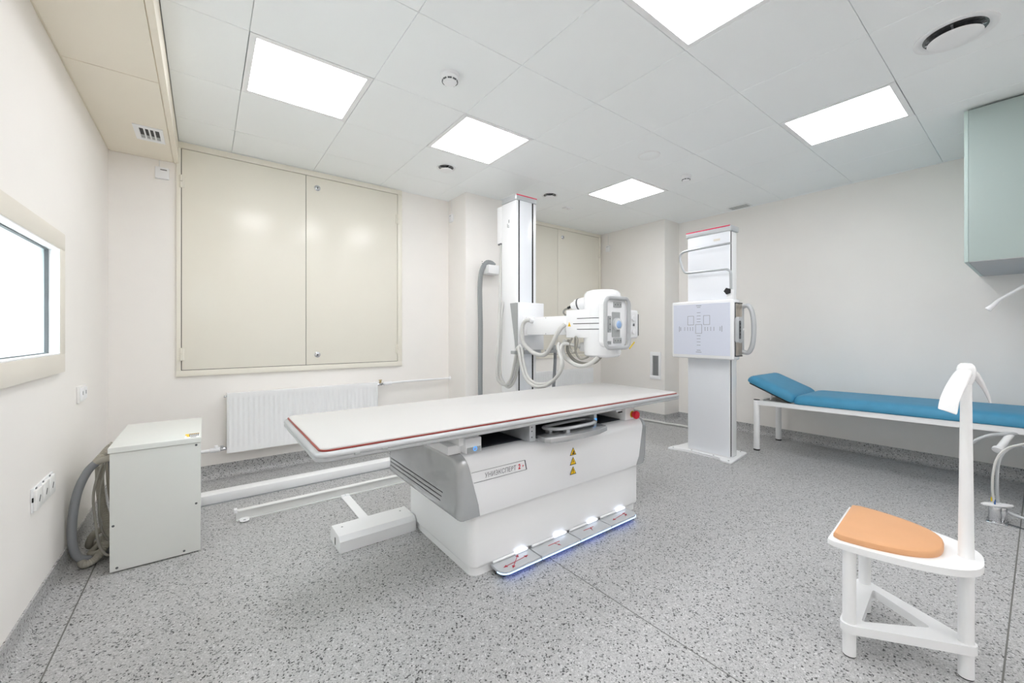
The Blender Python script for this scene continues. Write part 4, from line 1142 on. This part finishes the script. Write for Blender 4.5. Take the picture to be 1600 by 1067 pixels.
hm.lathe((2.018, .155, .975), (0, 0, 1), [(0, .0140), (.012, .0185), (.030, .0225), (.050, .0225), (.062, .0195), (.069, .0135), (.071, .004)], 28)
obj('handle', hm, 'white_gloss', so)

# ================================================================== WALL CABINET AND TAP
wc = thing('wall_cabinet', (4.45, .02, 1.605), 'turquoise gloss wall cabinet hung high beside the air valve', 'cabinet')
obj('body', MB().box((3.935, PY, 1.607), (4.998, .292, 2.585), .001, 1), 'turquoise', wc)
obj('bottom_panel', MB().box((3.937, PY, 1.603), (4.996, .290, 1.608)), 'cabinet_grey', wc)
for a, b, hx in ((3.935, 4.464, 4.43), (4.468, 4.997, 4.50)):
    d = obj('door', MB().box((a, .293, 1.605), (b, .311, 2.586), .001, 1), 'turquoise_edge', wc)
    obj('handle', MB().tube([(hx, .311, 1.66), (hx, .335, 1.665), (hx, .335, 1.785), (hx, .311, 1.79)], .005, 8), 'chrome', d)
t = thing('swing_arm', (4.2, PY, 1.5), 'slender white arm with rounded tip reaching out under the turquoise wall cabinet', 'arm')
obj('arm', MB().tube([(4.205, .228, 1.303), (4.205, .205, 1.328), (4.205, .175, 1.368), (4.205, .13, 1.405), (4.205, .07, 1.452), (4.205, -.02, 1.50), (4.205, -.12, 1.52), (4.205, -.24, 1.52)], lambda s: .009 + .012 * (1 - s) ** 6 if s > .02 else .016, 12, smooth=6), 'white_gloss', t)
obj('arm_mount', MB().cyl((4.205, PY, 1.52), (4.205, PY + .03, 1.52), .035, bev=.004), 'white_plastic', t)
# foot valve with hoses
t = thing('foot_valve', (3.80, .165, 0), 'chrome foot-operated valve with white pedal plate on the floor near the couch', 'valve')
obj('body', MB().cyl((3.80, .175, .008), (3.80, .175, .10), .027, seg=24, bev=.004).cyl((3.835, .15, .008), (3.835, .15, .095), .022, seg=20, bev=.004), 'chrome', t)
obj('flange', MB().box((3.765, .125, 0), (3.865, .21, .009), .002), 'chrome', t)
obj('pedal', MB().prism([(3.765, .222), (3.775, .230), (3.81, .215), (3.86, .165), (3.875, .112), (3.866, .106), (3.815, .135), (3.785, .175)], 'z', .10, .112, .003, 2).cyl((3.822, .168, .112), (3.822, .168, .122), .020, .014, seg=20, bev=.003), 'white_plastic', t)
obj('tag', MB().box((3.79, .186, .128), (3.812, .192, .15), .002), 'yellow_tag', t)
obj('tag', MB().cyl((3.795, .176, .112), (3.795, .176, .142), .004, seg=8), 'blue_cap', t)
obj('braided_hose', MB().tube([(3.815, .165, .12), (3.81, .168, .22), (3.815, .165, .33), (3.83, .15, .41), (3.85, .11, .465), (3.86, .06, .482), (3.86, -.05, .485), (3.86, PY, .485)], .0075, 10, smooth=8), 'galvanised', t)
obj('braided_hose', MB().tube([(3.80, .178, .12), (3.785, .185, .20), (3.785, .182, .30), (3.80, .168, .39), (3.82, .135, .45), (3.83, .09, .482), (3.835, .03, .505), (3.84, -.08, .51), (3.84, PY, .51)], .006, 10, smooth=8), 'hose_light', t)
obj('hose_fitting', MB().cyl((3.86, .075, .480), (3.86, .035, .483), .013, seg=14, bev=.002), 'chrome', t)
obj('supply_pipe', MB().tube([(3.86, .14, .07), (3.875, .10, .05), (3.88, .0, .035), (3.88, PY, .03)], .009, 10, smooth=6), 'silver_light', t)
obj('supply_cable', MB().tube([(3.81, .14, .008), (3.80, .10, .008), (3.79, .03, .008), (3.79, PY, .02)], .004, 8, smooth=6), 'dark_grey', t)
